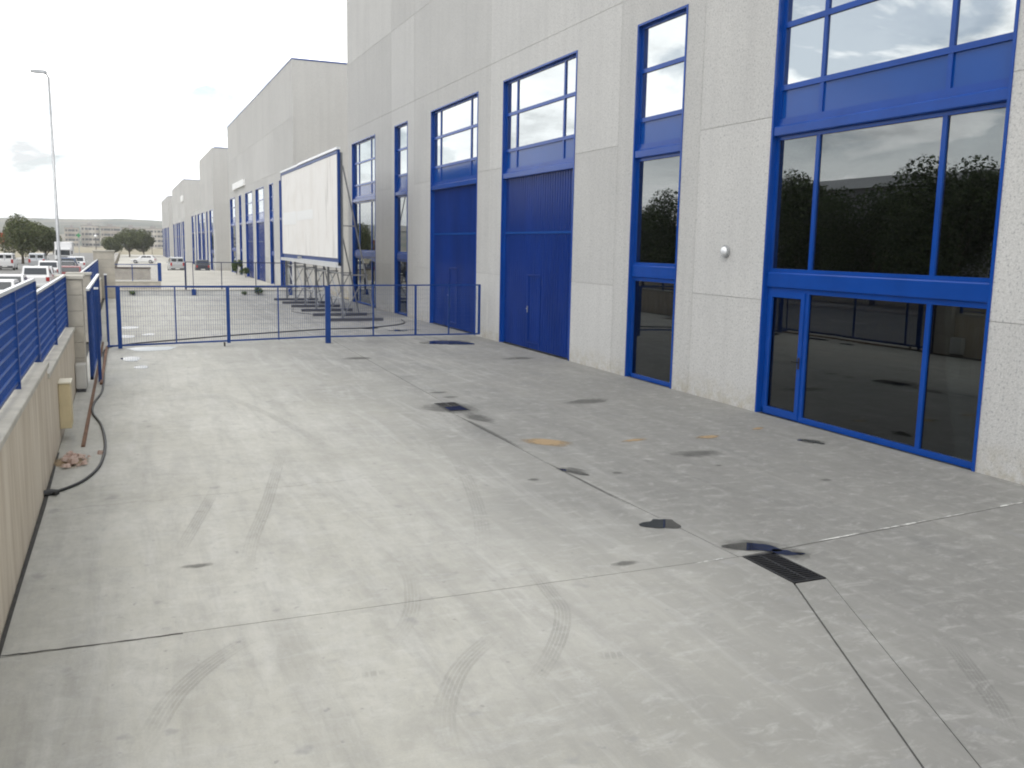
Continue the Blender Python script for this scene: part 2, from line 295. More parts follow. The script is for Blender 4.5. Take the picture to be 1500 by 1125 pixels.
# ------------------------------------------------------------------ mesh helpers
class MB:
    def __init__(s): s.v = []; s.f = []
    def box(s, x0, x1, y0, y1, z0, z1):
        n = len(s.v)
        s.v += [(x, y, z) for z in (z0, z1) for y in (y0, y1) for x in (x0, x1)]
        for q in ((0, 2, 3, 1), (4, 5, 7, 6), (0, 1, 5, 4), (2, 6, 7, 3), (0, 4, 6, 2), (1, 3, 7, 5)): s.f.append(tuple(n+i for i in q))
        return s
    def bar(s, a, b, wd, dp=None, upv=(0, 0, 1)):
        a, b = Vector(a), Vector(b); d = (b-a).normalized(); dp = dp or wd
        u = Vector(upv)
        if abs(d.dot(u)) > 0.95: u = Vector((0, 1, 0))
        p = d.cross(u).normalized()*wd/2; q = p.cross(d).normalized()*dp/2
        n = len(s.v)
        for c in (a, b): s.v += [tuple(c-p-q), tuple(c+p-q), tuple(c+p+q), tuple(c-p+q)]
        for k in range(4): s.f.append((n+k, n+(k+1) % 4, n+4+(k+1) % 4, n+4+k))
        s.f += [(n+3, n+2, n+1, n), (n+4, n+5, n+6, n+7)]; return s
    def tube(s, pts, rad, seg=8, cap=True):
        pts = [Vector(p) for p in pts]; n0 = len(s.v); rr = rad if isinstance(rad, (list, tuple)) else [rad]*len(pts)
        for i, p in enumerate(pts):
            d = (pts[min(i+1, len(pts)-1)]-pts[max(i-1, 0)]).normalized()
            u = Vector((0, 0, 1)) if abs(d.z) < 0.9 else Vector((1, 0, 0))
            a = d.cross(u).normalized(); b = a.cross(d).normalized()
            for k in range(seg):
                t = 2*math.pi*k/seg; s.v.append(tuple(p+a*rr[i]*math.cos(t)+b*rr[i]*math.sin(t)))
        for i in range(len(pts)-1):
            for k in range(seg):
                s.f.append((n0+i*seg+k, n0+(i+1)*seg+k, n0+(i+1)*seg+(k+1) % seg, n0+i*seg+(k+1) % seg))
        if cap:
            s.f.append(tuple(n0+k for k in range(seg))); e = n0+(len(pts)-1)*seg; s.f.append(tuple(e+k for k in reversed(range(seg))))
        return s
    def poly(s, pts, z0, z1=None):
        """flat polygon (z1 None) or prism"""
        n = len(s.v); m = len(pts)
        if z1 is None:
            s.v += [(p[0], p[1], z0) for p in pts]; s.f.append(tuple(range(n, n+m))); return s
        s.v += [(p[0], p[1], z0) for p in pts]+[(p[0], p[1], z1) for p in pts]
        s.f.append(tuple(n+m+i for i in range(m))); s.f.append(tuple(n+i for i in reversed(range(m))))
        for i in range(m): s.f.append((n+i, n+(i+1) % m, n+m+(i+1) % m, n+m+i))
        return s
    def prism_y(s, prof, y0, y1):
        """profile (x,z) swept along y"""
        n = len(s.v); m = len(prof)
        s.v += [(p[0], y0, p[1]) for p in prof]+[(p[0], y1, p[1]) for p in prof]
        for i in range(m): s.f.append((n+i, n+(i+1) % m, n+m+(i+1) % m, n+m+i))
        s.f.append(tuple(n+i for i in reversed(range(m)))); s.f.append(tuple(n+m+i for i in range(m))); return s
    def mesh(s, name):
        me = bpy.data.meshes.new(name); me.from_pydata(s.v, [], s.f)
        bm = bmesh.new(); bm.from_mesh(me); bmesh.ops.recalc_face_normals(bm, faces=bm.faces); bm.to_mesh(me); bm.free()
        return me
    def build(s, name, m, parent=None, smooth=False, bevel=0.0, recalc=True):
        if recalc: me = s.mesh(name)
        else: me = bpy.data.meshes.new(name); me.from_pydata(s.v, [], s.f)
        if bevel:
            bm = bmesh.new(); bm.from_mesh(me)
            bmesh.ops.bevel(bm, geom=bm.edges[:], offset=bevel, segments=1, affect='EDGES', clamp_overlap=True); bm.to_mesh(me); bm.free()
        me.materials.append(MATS[m] if isinstance(m, str) else m)
        if smooth: me.polygons.foreach_set('use_smooth', [True]*len(me.polygons))
        o = bpy.data.objects.new(name, me); COL.objects.link(o)
        if parent: o.parent = parent
        return o
def B(*a): return MB().box(*a)
def tag(o, label=None, cat=None, group=None, kind=None):
    if label: o['label'] = label
    if cat: o['category'] = cat
    if group: o['group'] = group
    if kind: o['kind'] = kind
    return o
def thing(name, label, cat, loc=(0, 0, 0), rz=0.0, group=None):
    o = bpy.data.objects.new(name, None); COL.objects.link(o); o.location = loc; o.rotation_euler = (0, 0, rz); o.empty_display_size = 0.3
    return tag(o, label, cat, group)
def copy_tree(o, parent=None, skip=None):
    c = o.copy(); COL.objects.link(c); c.parent = parent
    for ch in list(o.children):
        if skip and skip(ch): continue
        copy_tree(ch, c, skip)
    return c
def blob(cx_, cy_, rx, ry, n=18, jag=0.25, rot=0.0, seed=0):
    rg = random.Random(seed); pts = []
    ph = [rg.uniform(0, 6.3) for _ in range(4)]
    for i in range(n):
        t = 2*math.pi*i/n
        k = 1+jag*(0.5*math.sin(2*t+ph[0])+0.35*math.sin(3*t+ph[1])+0.25*math.sin(5*t+ph[2]))+rg.uniform(-.06, .06)
        x, y = rx*k*math.cos(t), ry*k*math.sin(t)
        pts.append((cx_+x*math.cos(rot)-y*math.sin(rot), cy_+x*math.sin(rot)+y*math.cos(rot)))
    return pts

# ------------------------------------------------------------------ ground
def street_z(Y): return -0.12-0.0042*max(Y, -60) if Y < 330 else -1.506-(Y-330)*0.0035
def lot_z(Y): return -0.35-0.0078*max(Y, -60) if Y < 330 else -2.924-(Y-330)*0.0
def ground_mesh():
    xs = [-3000, -1200, -500, -200, -80, -30, -16, -8, -4, -1.42, -1.12, 4, 12, 30, 80, 200, 500, 1200, 3000]
    ys = [-800, -200, -60, -20, 0, 20, 45, 70, 95, 120, 150, 190, 240, 290, 330, 420, 560, 800, 1300, 2000, 4500]
    mb = MB()
    for Y in ys:
        for X in xs:
            a, b = street_z(min(Y, 800)), lot_z(Y)
            if Y > 330: b = max(b, a) if a > b else a
            mb.v.append((X, Y, a if X < -1.3 else min(b, a-0.05)))
    nx = len(xs)
    for j in range(len(ys)-1):
        for i in range(nx-1): mb.f.append((j*nx+i, j*nx+i+1, (j+1)*nx+i+1, (j+1)*nx+i))
    return mb
tag(ground_mesh().build('ground', 'dry_soil', recalc=False), 'dry tan ground spreading to the hills', kind='structure')
def sheet(name, x0, x1, ys, dz, m, thick=None):
    mb = MB()
    for y in ys: mb.v += [(x0, y, street_z(y)+dz), (x1, y, street_z(y)+dz)]
    for i in range(len(ys)-1): mb.f.append((2*i, 2*i+1, 2*i+3, 2*i+2))
    if thick:
        n = len(mb.v)
        for y in ys: mb.v += [(x0, y, street_z(y)+dz-thick), (x1, y, street_z(y)+dz-thick)]
        for i in range(len(ys)-1):
            mb.f += [(2*i, 2*i+2, n+2*i+2, n+2*i), (2*i+1, n+2*i+1, n+2*i+3, 2*i+3)]
    return tag(mb.build(name, m), kind='structure')
YS = [-60, -20, 0, 20, 45, 70, 95, 120, 150, 190, 240, 290, 330]
sheet('road', -17.0, -2.75, YS, 0.01, 'road')
sheet('pavement', -2.6, -1.41, YS, 0.13, 'pavement', 0.2)
sheet('kerb', -2.74, -2.61, YS, 0.14, 'coping', 0.2)
sheet('far_pavement', -19.5, -17.02, YS, 0.13, 'pavement', 0.2)
mb = MB()
for i in range(30): y0 = 10+i*6; mb.v += [(-9.6, y0, street_z(y0)+.016), (-9.5, y0, street_z(y0)+.016), (-9.5, y0+2.5, street_z(y0+2.5)+.016), (-9.6, y0+2.5, street_z(y0+2.5)+.016)]; mb.f.append(tuple(4*i+k for k in range(4)))
tag(mb.build('road_marking', 'sign_white'), kind='structure')

# the concrete yard: a dark bed with slabs laid on it, joints left open
yard = B(-1.2, 11.9, -8, 56.9, -0.30, -0.03).build('yard', 'dark_joint'); tag(yard, 'grey concrete yard between the low wall and the warehouse', kind='structure')
G = 0.006
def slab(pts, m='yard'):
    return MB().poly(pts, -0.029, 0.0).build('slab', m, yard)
a0, a1 = px(1163, 855), px(1352, 1125); b0, b1 = px(1199, 845), px(1428, 1125)
def ext(a, b, y): t = (y-a.y)/(b.y-a.y); return (a.x+(b.x-a.x)*t, y)
YJ = 7.60
j = lambda x: 7.58 + (max(0, x-6.0))*0.10      # the joint bends after the drain
L0, L1 = -1.03, 11.60
GX0, GX1, GY0, GY1 = 5.90, 6.30, 6.76, 7.56   # first drain
slab([(L0, -.9), (ext(a0, a1, -.9)[0]-G, -.9), (GX0-G, GY0), (GX0-G, j(5.9)-G), (L0, 7.60-G)])
slab([(ext(a0, a1, -.9)[0]+G, -.9), (ext(b0, b1, -.9)[0]-G-.004, -.9), (GX1-G-.004, GY0-0.02), (GX0+G, GY0-0.02)])
slab([(ext(b0, b1, -.9)[0]+G, -.9), (L1, -.9), (L1, j(11.6)-G), (GX1+G, j(6.3)-G), (GX1+G, GY0)])
slab([(L0, -8), (L1, -8), (L1, -.9-2*G), (L0, -.9-2*G)])
HX0, HX1, HY0, HY1 = 5.72, 6.16, 16.55, 17.50 # second drain
slab([(L0, 7.60+G), (5.86-G, j(5.8)+G), (5.72-G, 12.0), (HX0-G, HY0), (HX0-G, HY1+.004), (5.94-G, HY1+.005), (6.03-G, 20.5), (6.3-G, 30.2-G), (L0, 30.2-G)])
slab([(5.86+G, j(5.9)+G), (L1, j(11.6)+G), (L1, 30.2-G), (6.3+G, 30.2-G), (6.03+G, 20.5), (5.94+G, HY1+.005), (HX1+G, HY1+.004), (HX1+G, HY0), (HX0+G, HY0-.01), (5.72+G, 12.0)])
slab([(L0, 30.2+G), (5.9-G, 30.2+G), (5.9-G, 43.5-G), (L0, 43.5-G)])
slab([(5.9+G, 30.2+G), (L1, 30.2+G), (L1, 43.5-G), (5.9+G, 43.5-G)])
slab([(L0, 43.5+G), (5.9-G, 43.5+G), (5.9-G, 56.8), (L0, 56.8)])
slab([(5.9+G, 43.5+G), (L1, 43.5+G), (L1, 56.8), (5.9+G, 56.8)])
# cracked mortar line along the foot of the low wall and white mended joint pieces
MB().poly([(-1.035, 4), (-1.0, 4), (-1.0, 9), (-0.985, 12), (-1.01, 15), (-1.035, 15)], 0.003).build('wall_foot_crack', 'dark_joint', yard)
for (x, y, rx, ry, sd_) in [(7.4, 7.74, .30, .02, 1), (8.4, 7.84, .42, .018, 2), (10.5, 8.05, .2, .03, 3), (5.5, 7.575, .2, .012, 5), (9.3, 7.93, .25, .012, 9)]:
    MB().poly(blob(x, y, rx, ry, 14, .3, .09, sd_), 0.0045).build('mortar_patch', 'lime_stain', yard)

def tyre_mark(pix, width, lines=5):
    P = [px(*p) for p in pix]
    def cat(i, t):
        p0, p1, p2, p3 = P[max(i-1, 0)], P[i], P[i+1], P[min(i+2, len(P)-1)]
        return 0.5*((2*p1)+(p2-p0)*t+(2*p0-5*p1+4*p2-p3)*t*t+(3*p1-p0-3*p2+p3)*t**3)
    pts = [cat(i, k/6) for i in range(len(P)-1) for k in range(6)]+[P[-1]]
    mb = MB()
    for li in range(lines):
        o0 = -width/2+width*li/lines; o1 = o0+width/lines*0.74; n = len(mb.v)
        for i, p in enumerate(pts):
            d = (pts[min(i+1, len(pts)-1)]-pts[max(i-1, 0)]).normalized(); q = Vector((-d.y, d.x, 0))
            for o in (o0, o1): r_ = p+q*o; mb.v.append((r_.x, r_.y, 0.004))
        for i in range(len(pts)-1): mb.f.append((n+2*i, n+2*i+1, n+2*i+3, n+2*i+2))
    mb.build('tyre_mark', 'tyre_rubber_mark', yard)
for pix, wd in [([(420, 905), (325, 962), (262, 1015), (225, 1070), (195, 1124), (185, 1200)], .17), ([(760, 905), (690, 962), (660, 1010), (652, 1065), (672, 1124), (715, 1200)], .17),
                ([(540, 770), (592, 828), (605, 870), (598, 910), (555, 970)], .16), ([(420, 640), (392, 735), (368, 800), (350, 920)], .16), ([(330, 690), (300, 745), (266, 803), (235, 850)], .15),
                ([(1360, 900), (1425, 985), (1465, 1040), (1500, 1124)], .15),
                ([(548, 983), (550, 992)], .32), ([(898, 955), (902, 966)], .26), ([(740, 780), (800, 860), (825, 900), (805, 965), (740, 1050)], .16),
                ([(760, 600), (860, 640), (1010, 700), (1240, 760)], .2), ([(470, 530), (560, 580), (650, 650), (705, 760), (690, 920)], .19), ([(280, 560), (420, 620), (560, 720), (640, 860)], .18)]:
    tyre_mark(pix, wd)
def decal(name, m, x, y, rx, ry, rot=0, sd_=0, z=0.004, jag=.3, n=20):
    c = px(x, y); return MB().poly(blob(c.x, c.y, rx, ry, n, jag, rot, sd_), z).build(name, m, yard)
for i, (x, y, rx, ry, rt) in enumerate([(800, 648, .62, .22, -.9), (930, 645, .30, .10, .2), (1037, 640, .32, .13, .2), (1110, 628, .25, .06, .4)]):
    decal('sand_stain', 'tan_stain', x, y, rx, ry, rt, 20+i)
for i, (x, y, rx, ry, rt) in enumerate([(662, 597, .55, .65, 0), (840, 690, .12, .38, .5), (1190, 647, .35, .16, -.9), (782, 703, .09, .07, 0), (905, 693, .08, .08, 0), (525, 525, .40, .35, 0),
        (1160, 811, .2, .2, .2), (1105, 800, .36, .2, -.4), (288, 829, .17, .06, .1), (915, 826, .15, .07, 0), (640, 575, .25, .12, .3), (660, 582, .16, .12, 0), (700, 612, .2, .6, .35), (1210, 703, .1, .06, 0),
        (1052, 682, .06, .05, 0), (860, 588, .6, .25, .3), (660, 501, .9, .5, .4), (760, 525, .5, .3, 0), (1020, 665, .5, .2, 0)]):
    decal('damp_stain', 'damp_stain', x, y, rx*1.15, ry*1.15, rt, 40+i, 0.0035)
PUD = [(1103, 802, .26, .15, -.5, .35), (1150, 810, .15, .09, -.3, .5), (968, 768, .19, .22, -.6, .4), (655, 502, .7, .75, .4, .35), (192, 526, .26, .5, 0, .2), (207, 538, .16, .33, 0, .2), (222, 511, .75, .5, 0, .25),
       (190, 480, .28, .55, 0, .2), (186, 493, .22, .5, 0, .2), (218, 490, .2, .35, 0, .3), (540, 481, .35, .3, 0, .3), (590, 484, .55, .3, 0, .4), (1188, 647, .2, .10, -1.0, .4), (842, 692, .07, .25, .5, .3)]
for i, (x, y, rx, ry, rt, jg) in enumerate(PUD): decal('puddle', 'puddle', x, y, rx, ry, rt, 80+i, 0.006, jg, 26)

# damp line along the valley, hairline cracks
for (y0, y1, wd) in [(9.2, 12.4, .03), (12.6, 16.4, .06)]:
    xa = 5.86 if y0 < 9 else 5.74; MB().poly(blob(xa, (y0+y1)/2, wd, (y1-y0)/2, 30, .22, 0.02, int(y0*7)), 0.0030).build('damp_stain', 'damp_stain', yard)
def crack(pix, seed, wd=.006, am=1.0):
    rg = random.Random(seed); P = [px(*p) for p in pix]; pts = []
    for i in range(len(P)-1):
        for k in range(7): q = P[i].lerp(P[i+1], k/7); pts.append(q+Vector((rg.uniform(-.025, .025)*am, rg.uniform(-.05, .05)*am, 0)))
    pts.append(P[-1]); mb = MB()
    for i, p in enumerate(pts):
        d = (pts[min(i+1, len(pts)-1)]-pts[max(i-1, 0)]).normalized(); q = Vector((-d.y, d.x, 0))*wd*rg.uniform(.4, 1.1)/2; mb.v += [(p.x-q.x, p.y-q.y, .0042), (p.x+q.x, p.y+q.y, .0042)]
    for i in range(len(pts)-1): mb.f.append((2*i, 2*i+1, 2*i+3, 2*i+2))
    mb.build('crack', 'dark_joint', yard)
crack([(2, 961.5), (60, 954.5), (150, 943.5), (268, 928)], 1, .022, .12)
crack([(75, 748), (280, 728), (420, 712), (560, 700)], 2, .005)
crack([(1290, 742), (1345, 758), (1380, 770)], 3, .004)
# drain grates
def grate(name, x0, x1, y0, y1, label, nb, blocked):
    t = thing(name, label, 'drain', (x0, y0, 0)); W, D = x1-x0, y1-y0
    f = MB(); f.box(0, W, 0, .03, -.03, .006).box(0, W, D-.03, D, -.03, .006).box(0, .03, .03, D-.03, -.03, .006).box(W-.03, W, .03, D-.03, -.03, .006); f.build('frame', 'iron', t)
    B(W/2-.015, W/2+.015, .03, D-.03, -.028, .004).build('middle_rail', 'iron', t)
    B(0.03, W-.03, .03, D-.03, -.029, -.026).build('pit', 'dark_joint', t)
    me = B(0, W/2-.047, -.009, .009, -.025, .003).mesh('bar'); me.materials.append(MATS['iron'])
    for k in range(nb):
        for x in (.031, W/2+.016):
            o = bpy.data.objects.new('bar', me); COL.objects.link(o); o.parent = t; o.location = (x, .03+(D-.06)*(k+.7)/(nb+.4), 0)
grate('drain_grate', GX0, GX1, GY0, GY1, 'black iron drain grate at the end of two sawn lines', 15, False)
grate('drain_grate', HX0, HX1, HY0, HY1, 'wet drain grate in the yard joint facing the narrow window', 12, True)
MB().poly([(HX0+.04, HY0+.05), (HX1-.04, HY0+.05), (HX1-.04, HY1-.45), (HX0+.04, HY1-.5)], 0.0065).build('puddle', 'puddle', yard)

# ------------------------------------------------------------------ warehouse
WL = 42.8; WD = 26.0; TOP = 16.7
def window(parent, s0, s1, kind, doors=None, name=None):
    """one tall opening: kind 'shop' (three columns), 'slot' (one column), 'dock' (glass above a ribbed door)"""
    z1 = 8.5; fw = .07
    fx0, fx1, gx = .09, .16, .125
    cols = {'shop': [s0+1.2, s1-1.2], 'slot': [], 'dock': [s0+.95, s1-.95]}[kind]
    fr = MB()                                            # lining of the opening, slightly proud of the wall
    fr.box(-.02, .19, s0, s0+.05, 0.0, z1).box(-.02, .19, s1-.05, s1, 0.0, z1).box(-.021, .19, s0+.05, s1-.05, z1-.05, z1)
    W = fr.build({'shop': 'shop_window', 'slot': 'slot_window', 'dock': 'dock_entrance'}[kind], 'blue_paint', parent)
    i0, i1 = s0+.05, s1-.05
    f = MB()
    zb = 0.0 if kind != 'dock' else 5.36
    f.box(fx0, fx1, i0, i0+fw, zb+.1, z1-.05).box(fx0, fx1, i1-fw, i1, zb+.1, z1-.05)
    f.box(fx0-.002, fx1, i0+fw, i1-fw, z1-.05-fw, z1-.05)
    for z in (7.36, 6.22): f.box(fx0-.004, fx1, i0+fw, i1-fw, z, z+.1)
    f.box(fx0-.004, fx1, i0+fw, i1-fw, 5.62, 5.70)
    if kind != 'dock':
        f.box(fx0-.004, fx1, i0+fw, i1-fw, 2.80, 2.87).box(fx0-.004, fx1, i0+fw, i1-fw, 2.42, 2.50).box(fx0-.004, fx1, i0+fw, i1-fw, .0, .10).box(fx0-.004, fx1, i0+fw, i1-fw, 5.30, 5.37)
    f.build('frame', 'blue_paint', W)
    B(.0, .17, i0-.002, i1+.002, 5.37, 5.56).build('ledge', 'blue_paint', W, bevel=.02)
    B(fx0-.02, fx1, i0+.0, i1-.0, 5.56, 5.619).build('ledge_flashing', 'blue_paint', W)
    if kind != 'dock': B(.045, .17, i0+.002, i1-.002, 2.501, 2.799).build('transom', 'blue_paint', W, bevel=.02)
    levels = [(7.46, z1-.05-fw, 'coated_glass', 'pane'), (6.32, 7.36, 'coated_glass', 'pane'), (5.70, 6.22, 'blue_panel', 'spandrel_panel')]
    if kind != 'dock': levels += [(2.87, 5.30, 'mid_glass', 'pane'), (.10, 2.42, 'clear_glass', 'pane')]
    edges = [i0+fw]+cols+[i1-fw]
    for ci, c in enumerate(cols):
        B(fx0+.002, fx1, c-.045, c+.045, 5.70, z1-.05-fw-.001).build('mullion', 'blue_paint', W)
        if kind != 'dock': B(fx0+.002, fx1, c-.045, c+.045, .10, 2.42).build('mullion', 'blue_paint', W); B(fx0+.002, fx1, c-.045, c+.045, 2.87, 5.30).build('mullion', 'blue_paint', W)
    for (za, zb_, m, nm) in levels:
        for i in range(len(edges)-1):
            a, b = edges[i]+(.045 if i else 0), edges[i+1]-(.045 if i < len(edges)-2 else 0)
            q = B(gx, gx+.008 if nm == 'pane' else gx+.03, a+.001, b-.001, za+.001, zb_-.001)
            if nm == 'pane':                              # every pane sits a hair out of true
                ty, tz = random.uniform(-.003, .003), random.uniform(-.003, .003)
                q.v = [(x_+ty*((y_-a)/(b-a)-.5)+tz*((z_-za)/(zb_-za)-.5), y_, z_) for (x_, y_, z_) in q.v]
            q.build(nm, m, W)
    if kind == 'shop' and doors is not None:             # leaf in one of the ground-floor bays
        a, b = (edges[2]+.05, edges[3]) if doors == 'far' else (edges[0], edges[1]-.05)
        d = MB(); d.box(fx0-.02, fx0+.02, a, a+.1, .02, 2.44).box(fx0-.02, fx0+.02, b-.1, b, .02, 2.44).box(fx0-.021, fx0+.02, a+.1, b-.1, 2.32, 2.44).box(fx0-.021, fx0+.02, a+.1, b-.1, .02, .16)
        d.build('door_leaf', 'blue_paint', W)
        hy = a+.05 if doors == 'far' else b-.05
        MB().box(fx0-.03, fx0-.0205, hy-.025, hy+.025, 1.0, 1.22).bar((fx0-.03, hy, 1.14), (fx0-.09, hy, 1.14), .02).bar((fx0-.085, hy-.01, 1.14), (fx0-.085, hy+.13, 1.14), .02).build('handle', 'iron', W)
    if kind == 'dock':
        def ribbed(y0, y1, z0, z1_, x):
            mb = MB(); per = .165; n = int(round((y1-y0)/per)); per = (y1-y0)/n; prof = []
            for k in range(n):
                y = y0+k*per; prof += [(y, 0), (y+per*.50, 0), (y+per*.62, .042), (y+per*.88, .042)]
            prof.append((y1, 0))
            for (y, d) in prof: mb.v += [(x+d, y, z0), (x+d, y, z1_)]
            for k in range(len(prof)-1): mb.f.append((2*k, 2*k+1, 2*k+3, 2*k+2))
            return mb
        x = .11
        ribbed(i0+.09, i1-.09, 3.66, 5.37, x).build('upper_leaf', 'blue_door', W)
        wk0, wk1 = (s0+s1)/2-.35, (s0+s1)/2+.6
        lo = ribbed(i0+.09, i1-.09, .03, 3.60, x); lo.build('lower_leaf', 'blue_door', W)
        B(x-.012, x+.04, i0+.09, i1-.09, 3.595, 3.665).build('hinge_strip', 'blue_panel', W)
        B(x-.03, .16, i0+.001, i0+.09, 0.0, 5.369).build('guide_rail', 'blue_paint', W); B(x-.03, .16, i1-.09, i1-.001, 0.0, 5.369).build('guide_rail', 'blue_paint', W)
        wd = MB().box(x-.016, x+.01, wk0, wk0+.05, .2, 2.35).box(x-.016, x+.01, wk1-.05, wk1, .2, 2.35).box(x-.017, x+.01, wk0+.05, wk1-.05, 2.30, 2.35).box(x-.017, x+.01, wk0+.05, wk1-.05, .2, .25)
        wd.build('wicket_door', 'blue_door', W)
        MB().box(x-.03, x-.0165, wk1-.05, wk1-.01, 1.15, 1.35).bar((x-.03, wk1-.03, 1.27), (x-.07, wk1-.03, 1.27), .018).bar((x-.07, wk1-.03, 1.27), (x-.07, wk1-.15, 1.27), .018).build('handle', 'galvanised', W)
        B(x-.01, x+.05, i0+.09, i1-.09, .0, .03).build('rubber_seal', 'black_rubber', W)
    return W
OPEN = [(1.33, 6.53, 'shop'), (9.62, 11.76, 'slot'), (14.95, 20.25, 'dock'), (22.55, 27.9, 'dock'), (31.2, 33.3, 'slot'), (36.8, 41.8, 'shop')]
BREAK = [0, 8.95, 12.55, 21.4, 30.25, 33.85, WL]
ROWS = [-.5, 2.25, 5.75, 9.2, 12.7, TOP]
g = .005
def make_warehouse(label, loc, group):
    t = thing('warehouse', label, 'warehouse', loc, 0, group)
    T = .2
    joints = MB()
    for ci, (s0, s1, kind) in enumerate(OPEN):
        c0, c1 = BREAK[ci]+g, BREAK[ci+1]-g
        rows = ROWS if kind != 'slot' else [-.5, 9.2, 12.7, TOP]
        for ri in range(len(rows)-1):
            z0, z1 = rows[ri]+(g if ri else 0), rows[ri+1]-(g if ri < len(rows)-2 else 0)
            if z0 > 8.5: B(0, T, c0, c1, z0, z1).build('panel', 'aggregate', t)
            elif z1 > 8.5: MB().box(0, T, c0, s0, z0, 8.5).box(0, T, s1, c1, z0, 8.5).box(0, T, c0, c1, 8.5, z1).build('panel', 'aggregate', t)
            else:
                B(0, T, c0, s0, z0, z1).build('panel', 'aggregate', t); B(0, T, s1, c1, z0, z1).build('panel', 'aggregate', t)
            if ri:
                zc = rows[ri]
                for (ya, yb) in ([(c0, c1)] if zc > 8.5 else [(c0, s0), (s1, c1)]): joints.box(.012, .1, ya+.001, yb-.001, zc-.03, zc+.03)
        if ci: joints.box(.0135, .1, BREAK[ci]-.03, BREAK[ci]+.03, -.5, TOP-.001)
        window(t, s0, s1, kind, 'far' if ci == 0 else ('near' if ci == 5 else None))
    joints.build('joint_sealant', 'sealant', t)
    B(-.03, .26, -.004, WL+.004, TOP+.001, TOP+.09).build('parapet_cap', 'blue_paint', t)
    # side and rear walls as panels, roof, floor, columns inside
    for (ya, yb) in ((.0, .2), (WL-.2, WL)):
        for k in range(5):
            B(.203+k*5.2, .203+(k+1)*5.2-.012, ya+.002, yb-.002, -.5, 9.2-g).build('side_panel', 'aggregate', t)
            B(.203+k*5.2, .203+(k+1)*5.2-.012, ya+.002, yb-.002, 9.2+g, TOP).build('side_panel', 'aggregate', t)
        B(.21, WD, ya+.05, yb-.05, -.5, TOP-.05).build('side_wall_core', 'interior', t)
        B(.262, WD, ya-.03, yb+.03, TOP+.002, TOP+.085).build('side_cap', 'blue_paint', t)
    B(WD, WD+.2, 0, WL, -.5, TOP).build('rear_wall', 'interior', t)
    B(.22, WD, .16, WL-.16, 15.6, 15.8).build('roof', 'roof_sheet', t)
    B(.165, WD, .16, WL-.16, -.3, .004).build('floor', 'interior_floor', t)
    return t
GA = 'identical warehouses in a row'
WA = make_warehouse('large pale warehouse with blue shopfronts beside the empty yard', (11.59, 8.2, 0), None)
for (x, y) in [(8.6, 12.7), (8.6, 9.2), (.95, 12.55), (8.6, 21.4), (8.6, 30.2), (.95, 30.25), (8.6, 37)]:
    B(x-.22, x+.22, y-.22, y+.22, .005, 15.55).build('inner_column', 'interior_white', WA)
B(.2, WD, 21.25, 21.55, .005, 15.55).build('party_wall', 'interior_white', WA)
# more wall on this side of the first joint
for (ya, yb) in ((-7.6, -g), (-15.4, -7.6-2*g)):
    for k in range(5):
        B(0, .2, ya, yb, ROWS[k]+(g if k else 0), ROWS[k+1]-g).build('panel', 'aggregate', WA)
# bulkhead lamp
lt = thing('wall_lamp', 'round bulkhead lamp on the pale wall panel', 'lamp', (11.59, 15.98, 3.18))
MB().tube([(0, 0, 0), (-.05, 0, 0)], .125, 20).build('base', 'galvanised', lt)
mb = MB(); mb.tube([(-.0505, 0, 0), (-.08, 0, 0), (-.105, 0, 0), (-.115, 0, 0)], [.10, .095, .06, .02], 20); mb.build('lens', 'pale_rail', lt, smooth=True)

def far_copy(label, loc, sy, skip=None):
    c = copy_tree(WA, None, skip); c['label'] = label; c.location = loc; c.scale = (1, sy, 1); c['group'] = GA; return c
WA['group'] = GA
B2 = far_copy('pale warehouse with blue doors standing behind the billboard, first beyond the low white wall', (11.75, 69.5, -.43), 1.045, lambda o: o.name.startswith(('inner_', 'party')) or (o.name.startswith('panel') and o.data.vertices[0].co.y < -.1))
sk = lambda o: o.name.startswith(('inner_', 'party')) or (o.name.startswith('panel') and o.data.vertices[0].co.y < -.1)
def low_half(o):
    if sk(o): return True
    if o.name.startswith(('parapet', 'roof', 'rear_wall')): return True
    if o.name.startswith('joint'): return True
    v = [x.co for x in o.data.vertices] if o.data else []
    if o.name.startswith('panel') and min(p.y for p in v) > 21 and min(p.z for p in v) > 9: return True
    if o.name.startswith('side_') and min(p.y for p in v) > 30: return True
    return False
C2 = far_copy('stepped pale warehouse whose far half is low, beyond the billboard warehouse', (11.65, 133.3, -1.0), 1.06, low_half)
B(0, WD, 21.4, 21.6, 9.2, TOP).build('step_wall', 'aggregate', C2); B(0, WD, WL-.2, WL, -.5, 9.2).build('end_wall', 'aggregate', C2)
B(.21, WD, 21.6, WL-.2, 9.0, 9.15).build('low_roof', 'roof_sheet', C2); B(.21, WD, .2, 21.4, 15.6, 15.8).build('high_roof', 'roof_sheet', C2)
D2 = far_copy('narrow pale warehouse block after the stepped one', (11.6, 198, -1.5), 1.08, sk)
E2 = far_copy('last pale warehouse block at the end of the row', (11.6, 266, -1.9), 1.08, sk)
# white name boards left blank by distance
tag(B(11.55, 11.75, 98.6, 108.6, 8.85, 9.5).build('name_board', 'sign_white'), 'long white board above the windows of the warehouse behind the billboard', 'sign')
tag(B(11.40, 11.60, 199.5, 205.5, 11.0, 12.2).build('name_board', 'sign_white'), 'small white board high on the narrow warehouse block', 'sign')
# far yards
for i, (ya, yb, z) in enumerate([(57.35, 118, -.43), (118.05, 190, -1.0), (190.05, 258, -1.5), (258.05, 330, -1.9)]):
    tag(B(-1.0, 11.9, ya, yb, z-.6, z).build('far_yard', 'far_yard'), kind='structure')

